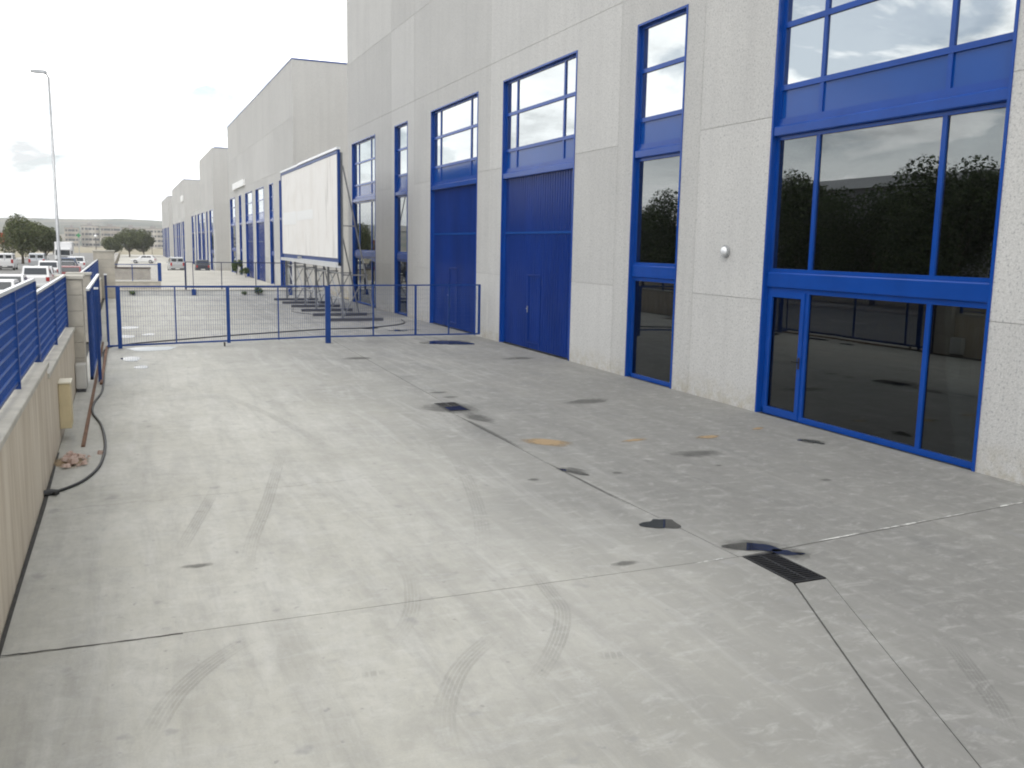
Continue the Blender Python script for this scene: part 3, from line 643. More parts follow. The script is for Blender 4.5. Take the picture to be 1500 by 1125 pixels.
# ------------------------------------------------------------------ left wall, pillars and fence
def wall_run(label, y0, y1, top, x0=-1.33, x1=-1.04, base=-.6):
    t = thing('boundary_wall', label, 'wall', ((x0+x1)/2, y0, 0)); cx_ = (x0+x1)/2
    B(x0-cx_, x1-cx_, 0, y1-y0, base, top-.07).build('masonry', 'stone_wall', t)
    n = max(1, int(round((y1-y0)/1.5))); st = (y1-y0)/n
    for k in range(n): B(x0-cx_-.03, x1-cx_+.03, k*st+.003, (k+1)*st-.003, top-.07, top).build('coping_stone', 'coping', t, bevel=.008)
    return t
wall_run('low stone wall with pale coping, the longer and taller run beside the yard', -8, 14.0, 1.50)
wall_run('low stone wall, shorter and lower run ending at the block pillar', 14.006, 21.38, 1.34)
wall_run('low stone wall between the two far pillars', 31.72, 54.0, 1.15, -1.45, -1.16)
def pillar(label, x0, x1, y0, y1, z0, z1, courses):
    t = thing('pillar', label, 'pillar', ((x0+x1)/2, (y0+y1)/2, z0)); hx, hy = (x1-x0)/2, (y1-y0)/2; h = (z1-z0-.08)/courses
    B(-hx+.012, hx-.012, -hy+.012, hy-.012, 0, z1-z0-.08).build('core', 'joint', t)
    for k in range(courses): B(-hx, hx, -hy, hy, k*h+.004, (k+1)*h-.004).build('block', 'block', t, bevel=.006)
    B(-hx-.04, hx+.04, -hy-.04, hy+.04, z1-z0-.08, z1-z0).build('capstone', 'coping', t, bevel=.012)
    return t
pillar('block pillar where the yard wall meets the sliding gate', -1.32, -.84, 21.39, 22.0, -.0, 2.42, 7)
pillar('block pillar at the far end of the sliding gate', -1.62, -.98, 31.1, 31.71, -.0, 2.15, 6)
pillar('tall wide block pillar beside the low white wall', -1.50, -.47, 54.01, 54.7, -.0, 2.58, 6)

def fence(label, y0, y1, posts, zb, zt, x=-1.17, nv=.045):
    t = thing('mesh_fence', label, 'fence', (x, y0, zb))
    Lh = y1-y0; h = zt-zb
    for p in posts: B(-.04, .04, p-y0-.03, p-y0+.03, .0, h-.03).build('post', 'blue_fence', t)
    B(-.025, .025, 0, Lh, h-.03, h+.01).build('top_rail', 'pale_rail', t); B(-.02, .02, 0, Lh, .06, .09).build('bottom_rail', 'blue_fence', t)  # pale top rail: white sky glint put into its colour
    mb = MB(); k = 0
    n = int(Lh/nv)
    for i in range(n): y = (i+.5)*Lh/n; mb.box(-.0025, .0025, y-.0025, y+.0025, .09, h-.03)
    wires = mb.build('wire_mesh', 'blue_fence', t); wires['kind'] = 'stuff'
    nh = int(round((h-.12)/.125))
    for i in range(1, nh):
        z = .09+(h-.12)*i/nh
        B(.004, .026, 0.0, Lh, z-.006, z+.006).build('rail', 'blue_rail', t)
    return t
fence('blue mesh fence, the taller run on the longer stone wall', -6, 14.25, [-3, -.2, 2.6, 5.6, 8.6, 11.55, 14.2], 1.50, 2.63)
fence('blue mesh fence, the lower run that stops at the block pillar', 14.27, 21.37, [14.3, 17.8, 21.3], 1.34, 2.43)
fence('blue mesh fence on the stone wall between the far pillars', 31.75, 53.9, [31.9, 35.5, 39.2, 42.9, 46.6, 50.3, 53.8], 1.15, 2.10, -1.30, .1)

# sliding gate leaf drawn along the entrance
t = thing('sliding_gate', 'blue sliding gate leaf standing along the wall behind the block pillar', 'gate', (-.76, 22.1, 0))
GL, GH = 9.4, 2.06
for k, y in enumerate([.0, .5, 1.0, 3.4, 5.8, 8.0, 9.3]): B(-.03, .03, y, y+.06, .09, GH).build('post', 'blue_fence', t)
B(-.035, .035, 0, GL, GH, GH+.05).build('top_rail', 'pale_rail', t); B(-.03, .03, 0, GL, .09, .16).build('bottom_rail', 'blue_fence', t)  # top rail coloured pale to imitate highlights along its upper edge
mb = MB()
for i in range(129): y = .07+i*.072; mb.box(-.006, .006, y-.006, y+.006, .16, GH)
tag(mb.build('vertical_bars', 'blue_fence', t), kind='stuff')
for y in (.8, 8.6): MB().tube([(-.015, y, .05), (.015, y, .05)], .05, 14).build('wheel', 'iron', t)
for (x, y, lab) in [(-.93, 22.1, 'dark guide post with a pale cap next to the sliding gate'), (-.60, 22.4, 'dark blue guide post on the yard side of the sliding gate'), (-.55, 31.2, 'thin dark post with a pale cap where the two gates meet')]:
    g_ = thing('guide_post', lab, 'post', (x, y, 0)); B(-.035, .035, -.035, .035, 0, 2.08).build('tube', 'dark_blue_post' if x != -.60 else 'blue_fence', g_); B(-.045, .045, -.045, .045, 2.081, 2.12).build('cap', 'pale_rail', g_)
tag(MB().box(-.73, -.67, 15.3, 31.0, .002, .010).box(-.715, -.685, 15.3, 31.0, .010, .03).build('gate_track', 'rust'), 'rusty ground track of the sliding gate', 'track')
tag(MB().box(-.60, -.54, 21.9, 29.5, .001, .05).build('gate_track', 'rust'), 'short rusty angle iron lying in the yard parallel to the gate track', 'track')

# low gate across the yard
gp = lambda x: 28.95+.055*(x+.5)
t = thing('yard_gate', 'low blue wire mesh gate closed across the yard', 'gate', (-.55, 28.95, 0))
def gpt(x, z, dy=0): return (x+.55, gp(x)-28.95+dy, z)
XL, XR = -.55, 11.32
def zt(x): return 1.83
def zbm(x): return .10+.09*min(1, (x+.55)/6.5) if x < 6 else .18
MB().bar(gpt(XL, 1.83), gpt(5.95, 1.83), .045, .045).build('top_rail', 'blue_fence', t); MB().bar(gpt(6.0, 1.85), gpt(XR, 1.86), .045, .045).build('top_rail', 'blue_fence', t)
MB().bar(gpt(XL, .10), gpt(5.95, .22), .05, .05).build('bottom_rail', 'blue_fence', t); MB().bar(gpt(6.0, .21), gpt(XR, .17), .045, .045).build('bottom_rail', 'blue_fence', t)
for (x, wd, z0, z1) in [(-.5, .05, .1, 1.83), (-.2, .12, .02, 1.83), (1.36, .04, .12, 1.81), (2.88, .10, .1, 1.81), (4.4, .04, .15, 1.81), (5.97, .16, .0, 1.84), (7.48, .04, .2, 1.83), (8.95, .07, .19, 1.83), (10.15, .04, .18, 1.83), (11.28, .08, .17, 1.84)]:
    a = gpt(x, 0); B(a[0]-wd/2, a[0]+wd/2, a[1]-wd*.4, a[1]+wd*.4, z0, z1).build('post', 'blue_fence', t)
a = gpt(2.75, 0); B(a[0]-.025, a[0]+.025, a[1]-.03, a[1]+.03, 0.0, .12).build('support_leg', 'iron', t); a = gpt(-.2, 0)
for (x0, x1) in [(-.14, 2.83), (2.93, 5.89), (6.05, 8.91), (8.99, 11.24)]:
    mb = MB(); n = int((x1-x0)/.066)
    for i in range(1, n):
        x = x0+(x1-x0)*i/n; p = gpt(x, 0); mb.box(p[0]-.0028, p[0]+.0028, p[1]-.0028, p[1]+.0028, zbm(x)+.03, 1.81)
    for i in range(1, 11):
        z = .22+i*.148; mb.bar(gpt(x0, z), gpt(x1, z), .003, .003)
    tag(mb.build('wire_mesh', 'blue_fence', t), kind='stuff')

# low white wall and fence closing the yard at the far side
t = thing('end_wall', 'low white wall closing the far end of the yard', 'wall', (5, 57.1, 0))
B(-5.5, 6.55, -.15, .15, -.6, .27).build('wall_body', 'white_wall', t)
for k in range(6): B(-5.5+k*2.008+.004, -5.5+(k+1)*2.008-.004, -.19, .19, .271, .33).build('coping_stone', 'coping', t)
t = thing('end_fence', 'see-through dark blue fence on top of the low white wall', 'fence', (3.3, 57.1, .33))
for (x, wd) in [(0, .1), (.42, .04), (2.03, .05), (4.0, .05), (6.1, .1), (8.1, .06)]: B(x-wd/2, x+wd/2, -wd/2, wd/2, 0, 1.58).build('post', 'dark_blue_post', t)
MB().bar((0, 0, 1.6), (8.2, 0, 1.6), .05).build('top_rail', 'dark_blue_post', t); MB().bar((0, 0, .12), (8.2, 0, .12), .04).build('bottom_rail', 'dark_blue_post', t)
mb = MB()
for i in range(80): mb.box(i*.102, i*.102+.004, -.002, .002, .12, 1.6)
tag(mb.build('wire_mesh', 'dark_blue_post', t), kind='stuff')
for (x, lab) in [(3.72, 'stub of blue post in front of the open part of the low white wall'), (9.3, 'stub of blue post at the low white wall behind the billboard')]:
    p = thing('post_stub', lab, 'post', (x, 56.86, 0)); B(-.11, .11, -.05, .05, 0, .34).build('foot', 'blue_fence', p); B(-.12, .12, -.06, .06, .341, .36).build('cap', 'blue_paint', p)
# next lot's own boundary
t = thing('side_wall', 'beige wall with mesh fence and blue end post in the next lot', 'wall', (-1.0, 72, -.43))
B(0, 3.45, -.15, .15, -.1, .55).build('wall_body', 'block', t); B(-.02, 3.48, -.18, .18, .551, .62).build('coping_stone', 'coping', t)
B(3.25, 3.5, -.1, .1, .621, 1.95).build('end_post', 'blue_fence', t); B(1.5, 1.56, -.03, .03, .621, 1.8).build('post', 'blue_fence', t); B(0, 3.25, -.02, .02, 1.8, 1.85).build('top_rail', 'blue_fence', t)
mb = MB()
for i in range(60): mb.box(.02+i*.054, .026+i*.054, -.003, .003, .63, 1.8)
tag(mb.build('wire_mesh', 'blue_fence', t), kind='stuff')
t = thing('planter_wall', 'low beige wall with a dark top behind the mesh of the next lot', 'wall', (-1.0, 90, -.43))
B(0, 3.2, -.2, .2, -.1, 1.0).build('wall_body', 'block', t); B(-.03, 3.24, -.24, .24, 1.001, 1.12).build('coping_stone', 'bark', t)

# ------------------------------------------------------------------ billboard
t = thing('billboard', 'big white billboard with torn blank sheets on steel legs', 'billboard', (8.12, 37.4, 0))
BL = 14.4
BZ0, BZ1 = 2.32, 6.92
for (y0, y1, nm) in [(.12, 5.2, 'sheet'), (5.22, 9.8, 'sheet'), (9.82, BL-.12, 'sheet')]:
    B(-.03 if y0 > 1 else -.045, -.004, y0, y1, BZ0+.26, BZ1-.17).build(nm, 'poster', t)
B(-.036, -.0305, 5.4, 9.7, 4.28, 4.72).build('paper_strip', 'sign_white', t); B(-.037, -.0305, 9.9, 13.8, 4.1, 4.75).build('paper_strip', 'sign_white', t)
B(-.002, .04, .05, BL-.05, BZ0+.06, BZ1-.03).build('backing_board', 'blue_fence', t)
B(-.05, .06, .0, .10, BZ0-.05, BZ1+.1).build('side_frame', 'blue_fence', t); B(-.06, .07, BL-.1, BL, BZ0, BZ1).build('side_frame', 'blue_fence', t)
B(-.05, .055, .112, BL-.102, BZ1-.15, BZ1-.03).build('top_frame', 'blue_fence', t)
B(-.08, .07, -.02, 9.0, BZ1-.0, BZ1+.10).build('top_rail', 'pale_rail', t); B(-.08, .07, 9.05, BL, BZ1-.02, BZ1+.07).build('top_rail', 'pale_rail', t)
B(-.14, .05, .0, 8.6, BZ0-.12, BZ0+.09).build('bottom_rail', 'pale_rail', t); B(-.12, .05, 8.65, BL, BZ0-.10, BZ0+.05).build('bottom_rail', 'pale_rail', t)
MB().box(-.18, -.02, 8.45, 8.8, BZ0+.09, BZ0+.2).build('rail_clamp', 'galvanised', t)
for k in range(6):
    y = .15+k*(BL-.3)/5
    B(-.55, 1.85, y-.09, y+.09, .0, .12).build('ground_beam', 'bumper', t)
    B(.1, .19, y-.045, y+.045, .121, BZ1-.1).build('upright', 'dull_steel', t)
    MB().bar((1.5, y, .12), (.2, y, 6.3), .05).build('back_stay', 'dull_steel', t)
    MB().bar((.19, y, 1.9), (1.2, y, 1.9), .05).bar((.19, y, 3.9), (.74, y, 3.9), .05).bar((.19, y, .2), (1.10, y, 1.88), .04).build('brace', 'dull_steel', t)
for z in (1.95, .9): MB().bar((.215, .15, z), (.215, BL-.15, z), .045).build('tie_bar', 'galvanised', t)
for k in range(5):
    y = .15+k*(BL-.3)/5; y2 = y+(BL-.3)/5
    MB().bar((.245, y, .25), (.245, y2, 1.85), .04).build('cross_brace', 'galvanised', t)

# ------------------------------------------------------------------ small things in the yard
t = thing('meter_box', 'narrow cream utility box fixed to the stone wall', 'box', (-1.039, 15.85, .2))
B(0, .17, 0, .42, 0, .72).build('case', 'cream_box', t, bevel=.008); B(-.0, .19, -.02, .44, .722, .75).build('lid', 'cream_lid', t, bevel=.005); B(.171, .178, .05, .37, .08, .64).build('door', 'cream_box', t)
t = thing('grey_cabinet', 'small grey cabinet standing by the block pillar', 'cabinet', (-1.03, 20.92, 0))
B(.02, .18, .02, .4, 0, .07).build('plinth', 'bumper', t); B(0, .20, 0, .42, .071, .58).build('case', 'cabinet', t, bevel=.01); B(.03, .17, -.006, -.0005, .12, .53).build('door', 'cabinet', t)
t = thing('rubble_heap', 'small heap of pink rubble against the stone wall', 'rubble', (-.95, 14.3, 0))
rg = random.Random(3)
for k in range(46):
    d = rg.random(); x = .05+abs(rg.gauss(0, .16)); y = rg.gauss(0, .22); s = rg.uniform(.025, .06)*(1.2-.5*d)
    z = max(.0, .10-.3*math.hypot(x*.7, y*.5))*rg.random()
    mb = MB(); mb.v = []
    base = [(math.cos(a)*s*rg.uniform(.7, 1.2), math.sin(a)*s*rg.uniform(.7, 1.2)) for a in [i*1.047 for i in range(6)]]
    mb.poly([(x+p[0], y+p[1]) for p in base], z, z+s*rg.uniform(.7, 1.2))
    for i in range(6, 12): v = mb.v[i]; mb.v[i] = (x+(v[0]-x)*.6+rg.uniform(-.01, .01), y+(v[1]-y)*.6, v[2]+rg.uniform(-.01, .012))
    mb.build('stone', 'pink_rubble', t)
MB().poly(blob(.12, .0, .32, .42, 20, .3, 0, 5), .004).build('dust', 'tan_stain', t)
def smooth_path(P, k=8):
    P = [Vector(p) for p in P]; out = []
    for i in range(len(P)-1):
        p0, p1, p2, p3 = P[max(i-1, 0)], P[i], P[i+1], P[min(i+2, len(P)-1)]
        for q in range(k):
            s = q/k; out.append(0.5*((2*p1)+(p2-p0)*s+(2*p0-5*p1+4*p2-p3)*s*s+(3*p1-p0-3*p2+p3)*s**3))
    return out+[P[-1]]
t = thing('hose', 'black hose curling from the stone wall under the gates across the yard', 'hose', (0, 0, 0))
pth = [px(*p, .02) for p in [(72, 722), (95, 716), (125, 702), (147, 680), (154, 650), (148, 622), (136, 605), (138, 590), (149, 574), (152, 555), (152, 530), (155, 511), (190, 504), (245, 499), (330, 492), (400, 487), (480, 482), (540, 480), (590, 474), (588, 468)]]
MB().tube(smooth_path(pth), .021, 8).build('pipe', 'black_rubber', t, smooth=True)
e = px(68, 723, .03); MB().tube([(e.x-.04, e.y-.02, .035), (e.x+.06, e.y+.02, .035), (e.x+.14, e.y+.04, .03)], [.04, .045, .03], 10).tube([(e.x+.05, e.y+.02, .035), (e.x+.12, e.y-.06, .03)], .02, 8).build('coupling', 'black_rubber', t)
t = thing('loose_cable', 'thin dark loop of cable on the ground beneath the billboard', 'cable', (0, 0, 0))
MB().tube(smooth_path([px(*p, .012) for p in [(430, 452), (428, 456), (445, 459), (480, 462), (520, 461), (548, 459)]]), .012, 6).build('wire', 'black_rubber', t)

# ------------------------------------------------------------------ plants and trees
def leaf_cloud(blobs, n, size, seed):
    rg = random.Random(seed); mb = MB(); tot = sum(b[3]*b[4]*b[5] for b in blobs)
    for (bx, by, bz, rx, ry, rz) in blobs:
        for _ in range(int(n*rx*ry*rz/tot)):
            while True:
                d = Vector((rg.gauss(0, 1), rg.gauss(0, 1), rg.gauss(0, 1)))
                if d.length > .01: break
            d.normalize(); r_ = rg.random()**.42
            c = Vector((bx+d.x*rx*r_, by+d.y*ry*r_, bz+d.z*rz*r_))
            u = Vector((rg.uniform(-1, 1), rg.uniform(-1, 1), rg.uniform(-.6, .6))).normalized(); v = u.cross(Vector((rg.uniform(-1, 1), rg.uniform(-1, 1), rg.uniform(-1, 1)))).normalized()
            s = size*rg.uniform(.6, 1.4); k = len(mb.v)
            mb.v += [tuple(c-u*s), tuple(c-v*s*.45), tuple(c+u*s), tuple(c+v*s*.45)]; mb.f.append((k, k+1, k+2, k+3))
    return mb
def make_tree(label, loc, h, r, seed, leafm, n=5200, size=.16, group=None, trunk_h=.28, flat=.55):
    t = thing('tree', label, 'tree', loc, 0, group); rg = random.Random(seed)
    th = h*trunk_h; mb = MB(); mb.tube([(0, 0, -.2), (.03, .02, th*.5), (-.02, .04, th), (0, 0, h*.6)], [r*.055, r*.045, r*.04, r*.015], 8)
    cz = th+(h-th)*.5; blobs = []
    for k in range(15):
        a = rg.uniform(0, 6.28); d = r*.62*math.sqrt(rg.random()); q = rg.uniform(.28, .46)*r
        z = cz+(h-th)*rg.uniform(-.28, .30)*(1-.35*d/r)
        blobs.append((d*math.cos(a), d*math.sin(a), z, q, q, q*flat*1.3))
        if k < 8: mb.tube([(0, 0, th*rg.uniform(.75, 1.1)), (d*math.cos(a)*.5, d*math.sin(a)*.5, (th+z)/2), (d*math.cos(a), d*math.sin(a), z)], [r*.028, r*.018, r*.006], 5)
    mb.build('trunk', 'bark', t)
    leaf_cloud(blobs, n, size, seed).build('crown', leafm, t, recalc=False)
    return t
make_tree('broad round green tree behind the white vans', (-14.0, 156, street_z(156)), 6.9, 3.8, 1, 'leaf_olive', 17000, .17, None, .22, .95)
make_tree('smaller round tree touching the broad one', (-11.0, 158, street_z(158)), 5.8, 2.5, 2, 'leaf_olive', 9000, .16, None, .22, .95)
for i, (x, y, h, r_, lab) in enumerate([(-2.6, 285, 6.6, 3.4, 'lowest of the three olive trees, beyond the tall pillar'), (1.6, 290, 8.6, 4.2, 'tallest olive tree, middle of three behind the next lot'), (5.6, 296, 8.2, 3.6, 'olive tree last of three, nearest the warehouse row')]):
    make_tree(lab, (x, y, street_z(y)-.4), h, r_, 10+i, 'leaf_olive', 6500, .25, 'three olive trees beyond the lots', .12, .85)
# the row across the street that the shopfront glass mirrors
t0 = make_tree('leafy street tree across the road mirrored in the shopfront glass', (-22, 27, street_z(27)), 8.6, 4.5, 31, 'leaf_dark', 34000, .125, 'street trees mirrored in the glass', .10, 1.0)
for k, (x, y, s, rz) in enumerate([(-22.6, 34, .88, 1.0), (-21.8, 40.5, 1.0, 2.1), (-22.4, 47, .86, 3.0), (-22, 53.5, 1.02, 4.2), (-22.3, 61, .9, 5.0), (-22, 20, .95, 5.8), (-22.5, 68, .97, 2.6), (-22.2, 76, .85, .6), (-22.4, 84, .95, 1.3), (-22.1, 92, .9, 3.5), (-22.6, 100, 1.0, 4.6), (-22.3, 108.5, .9, 2.2), (-22.8, 117, .92, .2)]):
    c = copy_tree(t0); c.location = (x, y, street_z(y)); c.rotation_euler = (0, 0, rz); c.scale = (s, s, s)
    c['label'] = t0['label']
t = thing('shed', 'long dark shed across the road mirrored in the shopfront', 'shed', (-46, 10, street_z(40)))
B(0, 14, 0, 75, -.5, 8.6).build('wall', 'shed_wall', t); MB().prism_y([(-.4, 8.601), (14.4, 8.601), (7, 10.2)], -.4, 75.4).build('roof', 'shed_wall', t)
for k in range(8): B(14.001, 14.06, 4+k*9, 9+k*9, 0, 4.5).build('door', 'galvanised', t)

def weed(label, loc, h, r_, seed, n=90, m='leaf_weed', size=.07):
    t = thing('weed', label, 'plant', loc); rg = random.Random(seed); mb = MB(); bl = []
    for k in range(7):
        a = rg.uniform(0, 6.28); d = r_*rg.uniform(.3, .9); z = h*rg.uniform(.5, 1)
        mb.tube([(0, 0, 0), (d*.4*math.cos(a), d*.4*math.sin(a), z*.6), (d*math.cos(a), d*math.sin(a), z)], [.012, .008, .003], 4); bl.append((d*math.cos(a)*.8, d*math.sin(a)*.8, z*.8, r_*.4, r_*.4, h*.25))
    mb.build('stem', 'bark', t); leaf_cloud(bl, n, size, seed).build('foliage', m, t, recalc=False)
weed('green bush growing at the foot of the warehouse behind the billboard', (11.3, 104, -.43), 1.6, .7, 5, 700, size=.12)
weed('low dark bush beside the blue door beyond the low white wall', (11.3, 96, -.43), 1.1, .7, 6, 400, size=.1)
weed('tall weed in front of the low white wall near the billboard legs', (7.4, 56.7, 0), .55, .3, 7, 160)
weed('tiny weed at the low white wall beside the tall pillar', (.4, 56.75, 0), .3, .2, 8)
weed('small weed between the billboard legs and the low wall', (6.6, 56.75, 0), .25, .2, 9)

# ------------------------------------------------------------------ vehicles
def loft(sections):
    """sections: list of (y, [(x,z)...]) half outlines from bottom centre to top centre, mirrored"""
    mb = MB(); m = None
    for (y, hp) in sections:
        ring = [(x, z) for x, z in hp]+[(-x, z) for x, z in reversed(hp)]; m = len(ring); mb.v += [(x, y, z) for x, z in ring]
    for i in range(len(sections)-1):
        for k in range(m): mb.f.append((i*m+k, i*m+(k+1) % m, (i+1)*m+(k+1) % m, (i+1)*m+k))
    mb.f.append(tuple(range(m))); e = (len(sections)-1)*m; mb.f.append(tuple(e+k for k in reversed(range(m)))); return mb
def make_car(label, loc, rz, paint, kind='hatch', group=None):
    """car whose rear faces -y in its own frame"""
    nm = {'hatch': 'parked_car', 'van': 'van', 'suv': 'parked_car'}[kind]
    t = thing(nm, label, 'van' if kind == 'van' else 'car', loc, rz, group)
    if kind == 'van': Ln, Wd, Ht, belt = 4.6, 1.86, 1.95, 1.15
    elif kind == 'suv': Ln, Wd, Ht, belt = 4.4, 1.8, 1.68, 1.02
    else: Ln, Wd, Ht, belt = 4.15, 1.72, 1.46, .92
    hw = Wd/2; hl = Ln/2
    def sec(y, k, zb, zt_): return (y, [(hw*k*.90, zb), (hw*k, zb+.12), (hw*k, zb+(zt_-zb)*.7), (hw*k*.96, zt_)])
    hood = belt-(.08 if kind != 'van' else .02)
    body = loft([sec(-hl, .90, .34, belt-.05), sec(-hl+.12, .98, .24, belt), sec(-hl+1.0, 1, .2, belt+.01), sec(0, 1, .2, belt), sec(hl-1.15, 1, .2, hood+.02), sec(hl-.35, .97, .22, hood-.12), sec(hl-.08, .90, .28, hood-.22), sec(hl, .80, .34, hood-.34)])
    body.build('body', paint, t, smooth=False, bevel=.03)
    rear = -hl+(.06 if kind == 'van' else .10); front = hl-1.25 if kind != 'van' else hl-.95
    def gs(y, kx, z): return (y, [(hw*.95, belt-.02), (hw*kx, z)])
    rs = .10 if kind == 'van' else .45
    cab = loft([gs(rear, .90, belt+.0), gs(rear+rs, .84, Ht-.05), gs(rear+rs+.4, .83, Ht), gs(front-.95, .82, Ht-.02), gs(front-.6, .82, Ht-.1), gs(front+.1, .88, belt+.0)])
    cab.build('cabin', paint, t, bevel=.02)
    # glazing set into the cabin: rear, sides, windscreen
    def zq(y0, z0, y1, z1, x0, x1, nm2='rear_window'):
        mb = MB(); n = len(mb.v); mb.v = [(-x0, y0, z0), (x0, y0, z0), (x1, y1, z1), (-x1, y1, z1), (-x0, y0+.03, z0), (x0, y0+.03, z0), (x1, y1+.03, z1), (-x1, y1+.03, z1)]
        mb.f = [(0, 1, 2, 3), (7, 6, 5, 4), (0, 4, 5, 1), (1, 5, 6, 2), (2, 6, 7, 3), (3, 7, 4, 0)]; return mb
    hh = Ht-.05-belt
    if kind == 'van':
        for sx in (-1, 1):
            MB().box(sx*hw*.44-.30, sx*hw*.44+.30, rear-.02+.05, rear+.09, belt+.12, Ht-.2).build('rear_window', 'car_glass', t)
        B(-.015, .015, rear-.02, rear+.1, .45, Ht-.15).build('door_seam', 'bumper', t)
    else: zq(rear+rs*.2-.022, belt+hh*.2, rear+rs*.9-.022, belt+hh*.9, hw*.76, hw*.72).build('rear_window', 'car_glass', t)
    zq(front+.1-.7*.85+.03, Ht-.1-(Ht-.1-belt)*.1, front+.1-.7*.15+.03, belt+(Ht-.1-belt)*.12, hw*.72, hw*.78).build('windscreen', 'car_glass', t)
    for sx in (-1, 1):
        for (ya, yb) in ((rear+rs+.12, (rear+front)/2-.15), ((rear+front)/2-.07, front-.72)):
            mb = MB(); xa, xb = sx*(hw*.95-.0), sx*(hw*.845)
            f = lambda z: hw*.95+(hw*.83-hw*.95)*(z-belt)/(Ht-belt)
            za, zb2 = belt+.08, Ht-.16
            mb.v = [(sx*(f(za)+.012), ya, za), (sx*(f(za)+.012), yb+.15, za), (sx*(f(zb2)+.012), yb, zb2), (sx*(f(zb2)+.012), ya+.05, zb2)]; mb.v += [(v[0]-sx*.03, v[1], v[2]) for v in mb.v]
            mb.f = [(0, 1, 2, 3), (7, 6, 5, 4), (0, 4, 5, 1), (1, 5, 6, 2), (2, 6, 7, 3), (3, 7, 4, 0)]; mb.build('side_window', 'car_glass', t)
        B(sx*hw*.82-.11, sx*hw*.82+.11, -hl-.02, -hl+.1, belt-.32, belt-.04 if kind != 'van' else belt+.1).build('tail_light', 'tail_red', t)
        B(sx*hw*.62-.15, sx*hw*.62+.15, hl-.20, hl-.0, hood-.44, hood-.3).build('headlight', 'pale_rail', t)
        B(sx*(hw+.08)-.09, sx*(hw+.08)+.09, front-.62, front-.5, belt, belt+.15).build('mirror', paint, t)
        for y in (-hl+.78, hl-.85):
            wv = MB().tube([(sx*(hw-.2), y, .31), (sx*(hw+.012), y, .31)], .31, 18).build('wheel', 'tyre', t)
            MB().tube([(sx*(hw+.0125), y, .31), (sx*(hw+.022), y, .31)], .2, 14).build('rim', 'rim', wv)
    B(-hw*.88, hw*.88, -hl-.05, -hl+.03, .32, .52).build('rear_bumper', 'bumper' if kind == 'van' else paint, t, bevel=.02)
    B(-.26, .26, -hl-.062, -hl-.0505, .40, .50).build('number_plate', 'plate', t)
    return t
GC = 'cars parked along the kerb'
CARS = [(-5.65, 52, 'car_white', 'hatch', 'white parked car, roof just over the taller fence run'), (-6.0, 60, 'car_white', 'hatch', 'white parked car second along the kerb behind the fence'),
        (-5.5, 71, 'car_white', 'suv', 'tall white parked car, third along the kerb'), (-6.1, 91, 'car_white', 'suv', 'white parked car seen right at the lamp post'),
        (-5.9, 80.5, 'car_silver', 'hatch', 'silver parked car between two tall white ones'), (-9.0, 66, 'car_blue', 'hatch', 'dark blue car driving along the middle of the road'), (-5.6, 112, 'car_blue', 'suv', 'dark blue parked car near the truck'), (-5.3, 103, 'car_dark', 'hatch', 'black parked car following the white cars'), (-3.9, 82, 'car_red', 'hatch', 'dark red parked car beside the far pillars'), (-5.1, 121, 'car_white', 'suv', 'white parked car in front of the truck')]
for (x, y, p, k, lab) in CARS: make_car(lab, (x, y, street_z(y)+.012), R(random.uniform(-2, 2)), p, k, GC)
make_car('white van on the road beside the small silver van', (-12.6, 122, street_z(122)+.012), 0, 'car_white', 'van')
make_car('small silver van with twin rear windows driving away on the road', (-9.6, 126, street_z(126)+.012), R(-1), 'car_silver', 'van')
make_car('grey van parked close to the stepped warehouse, open lot', (6.4, 131, -1.0), R(2), 'car_silver', 'van')
make_car('dark car parked against the stepped warehouse', (9.6, 129, -1.0), R(-2), 'car_dark', 'suv')
make_car('white car crossing far down the lots below the olive trees', (3.2, 176, -1.0), R(80), 'car_white', 'hatch')
t = thing('truck', 'white box truck coming up the road behind the lamp post', 'truck', (-8.1, 150, street_z(150)+.012))
B(-1.05, 1.05, -1.9, 0, .55, 2.5).build('cab', 'car_white', t, bevel=.12); B(-1.15, 1.15, .1, 6, .9, 3.35).build('cargo_box', 'car_white', t, bevel=.04)
B(-.92, .92, -1.93, -1.88, 1.45, 2.2).build('windscreen', 'car_glass', t); B(-1.0, 1.0, -1.96, -1.85, .4, .85).build('bumper', 'bumper', t); B(-.6, .6, -1.93, -1.89, .95, 1.3).build('grille', 'bumper', t)
B(-.6, .6, -1.5, 6, .55, .85).build('chassis', 'bumper', t)
for sx in (-1, 1):
    B(sx*.8-.14, sx*.8+.14, -1.94, -1.88, .98, 1.2).build('headlight', 'pale_rail', t); B(sx*1.2-.08, sx*1.2+.08, -1.8, -1.7, 1.6, 2.1).build('mirror', 'bumper', t)
    for y in (-1.0, 4.4): MB().tube([(sx*.8, y, .45), (sx*1.1, y, .45)], .45, 16).build('wheel', 'tyre', t)

# ------------------------------------------------------------------ street lamp, signs
lz = street_z(44)+.13
t = thing('street_lamp', 'tall grey street lamp with one short arm behind the fence', 'street lamp', (-2.55, 44, lz))
MB().tube([(0, 0, 0), (0, 0, .9), (0, 0, 1.0), (-.03, 0, 10.0)], [.10, .10, .075, .045], 12).build('pole', 'galvanised', t, smooth=True)
MB().tube([(-.03, 0, 9.95), (-.1, 0, 10.1), (-.25, 0, 10.18)], .03, 8).build('arm', 'galvanised', t)
mb = loft([(-.62, [(.05, -.03), (.06, .03)]), (-.45, [(.11, -.05), (.11, .07)]), (-.1, [(.10, -.05), (.08, .07)]), (.0, [(.05, -.03), (.04, .04)])]); mb.v = [(v[1]-.08, v[0], v[2]+10.18) for v in mb.v]; mb.build('lamp_head', 'galvanised', t)
t = thing('red_sign', 'red sign board on two posts behind the white van', 'sign', (-17.2, 160, street_z(160)))
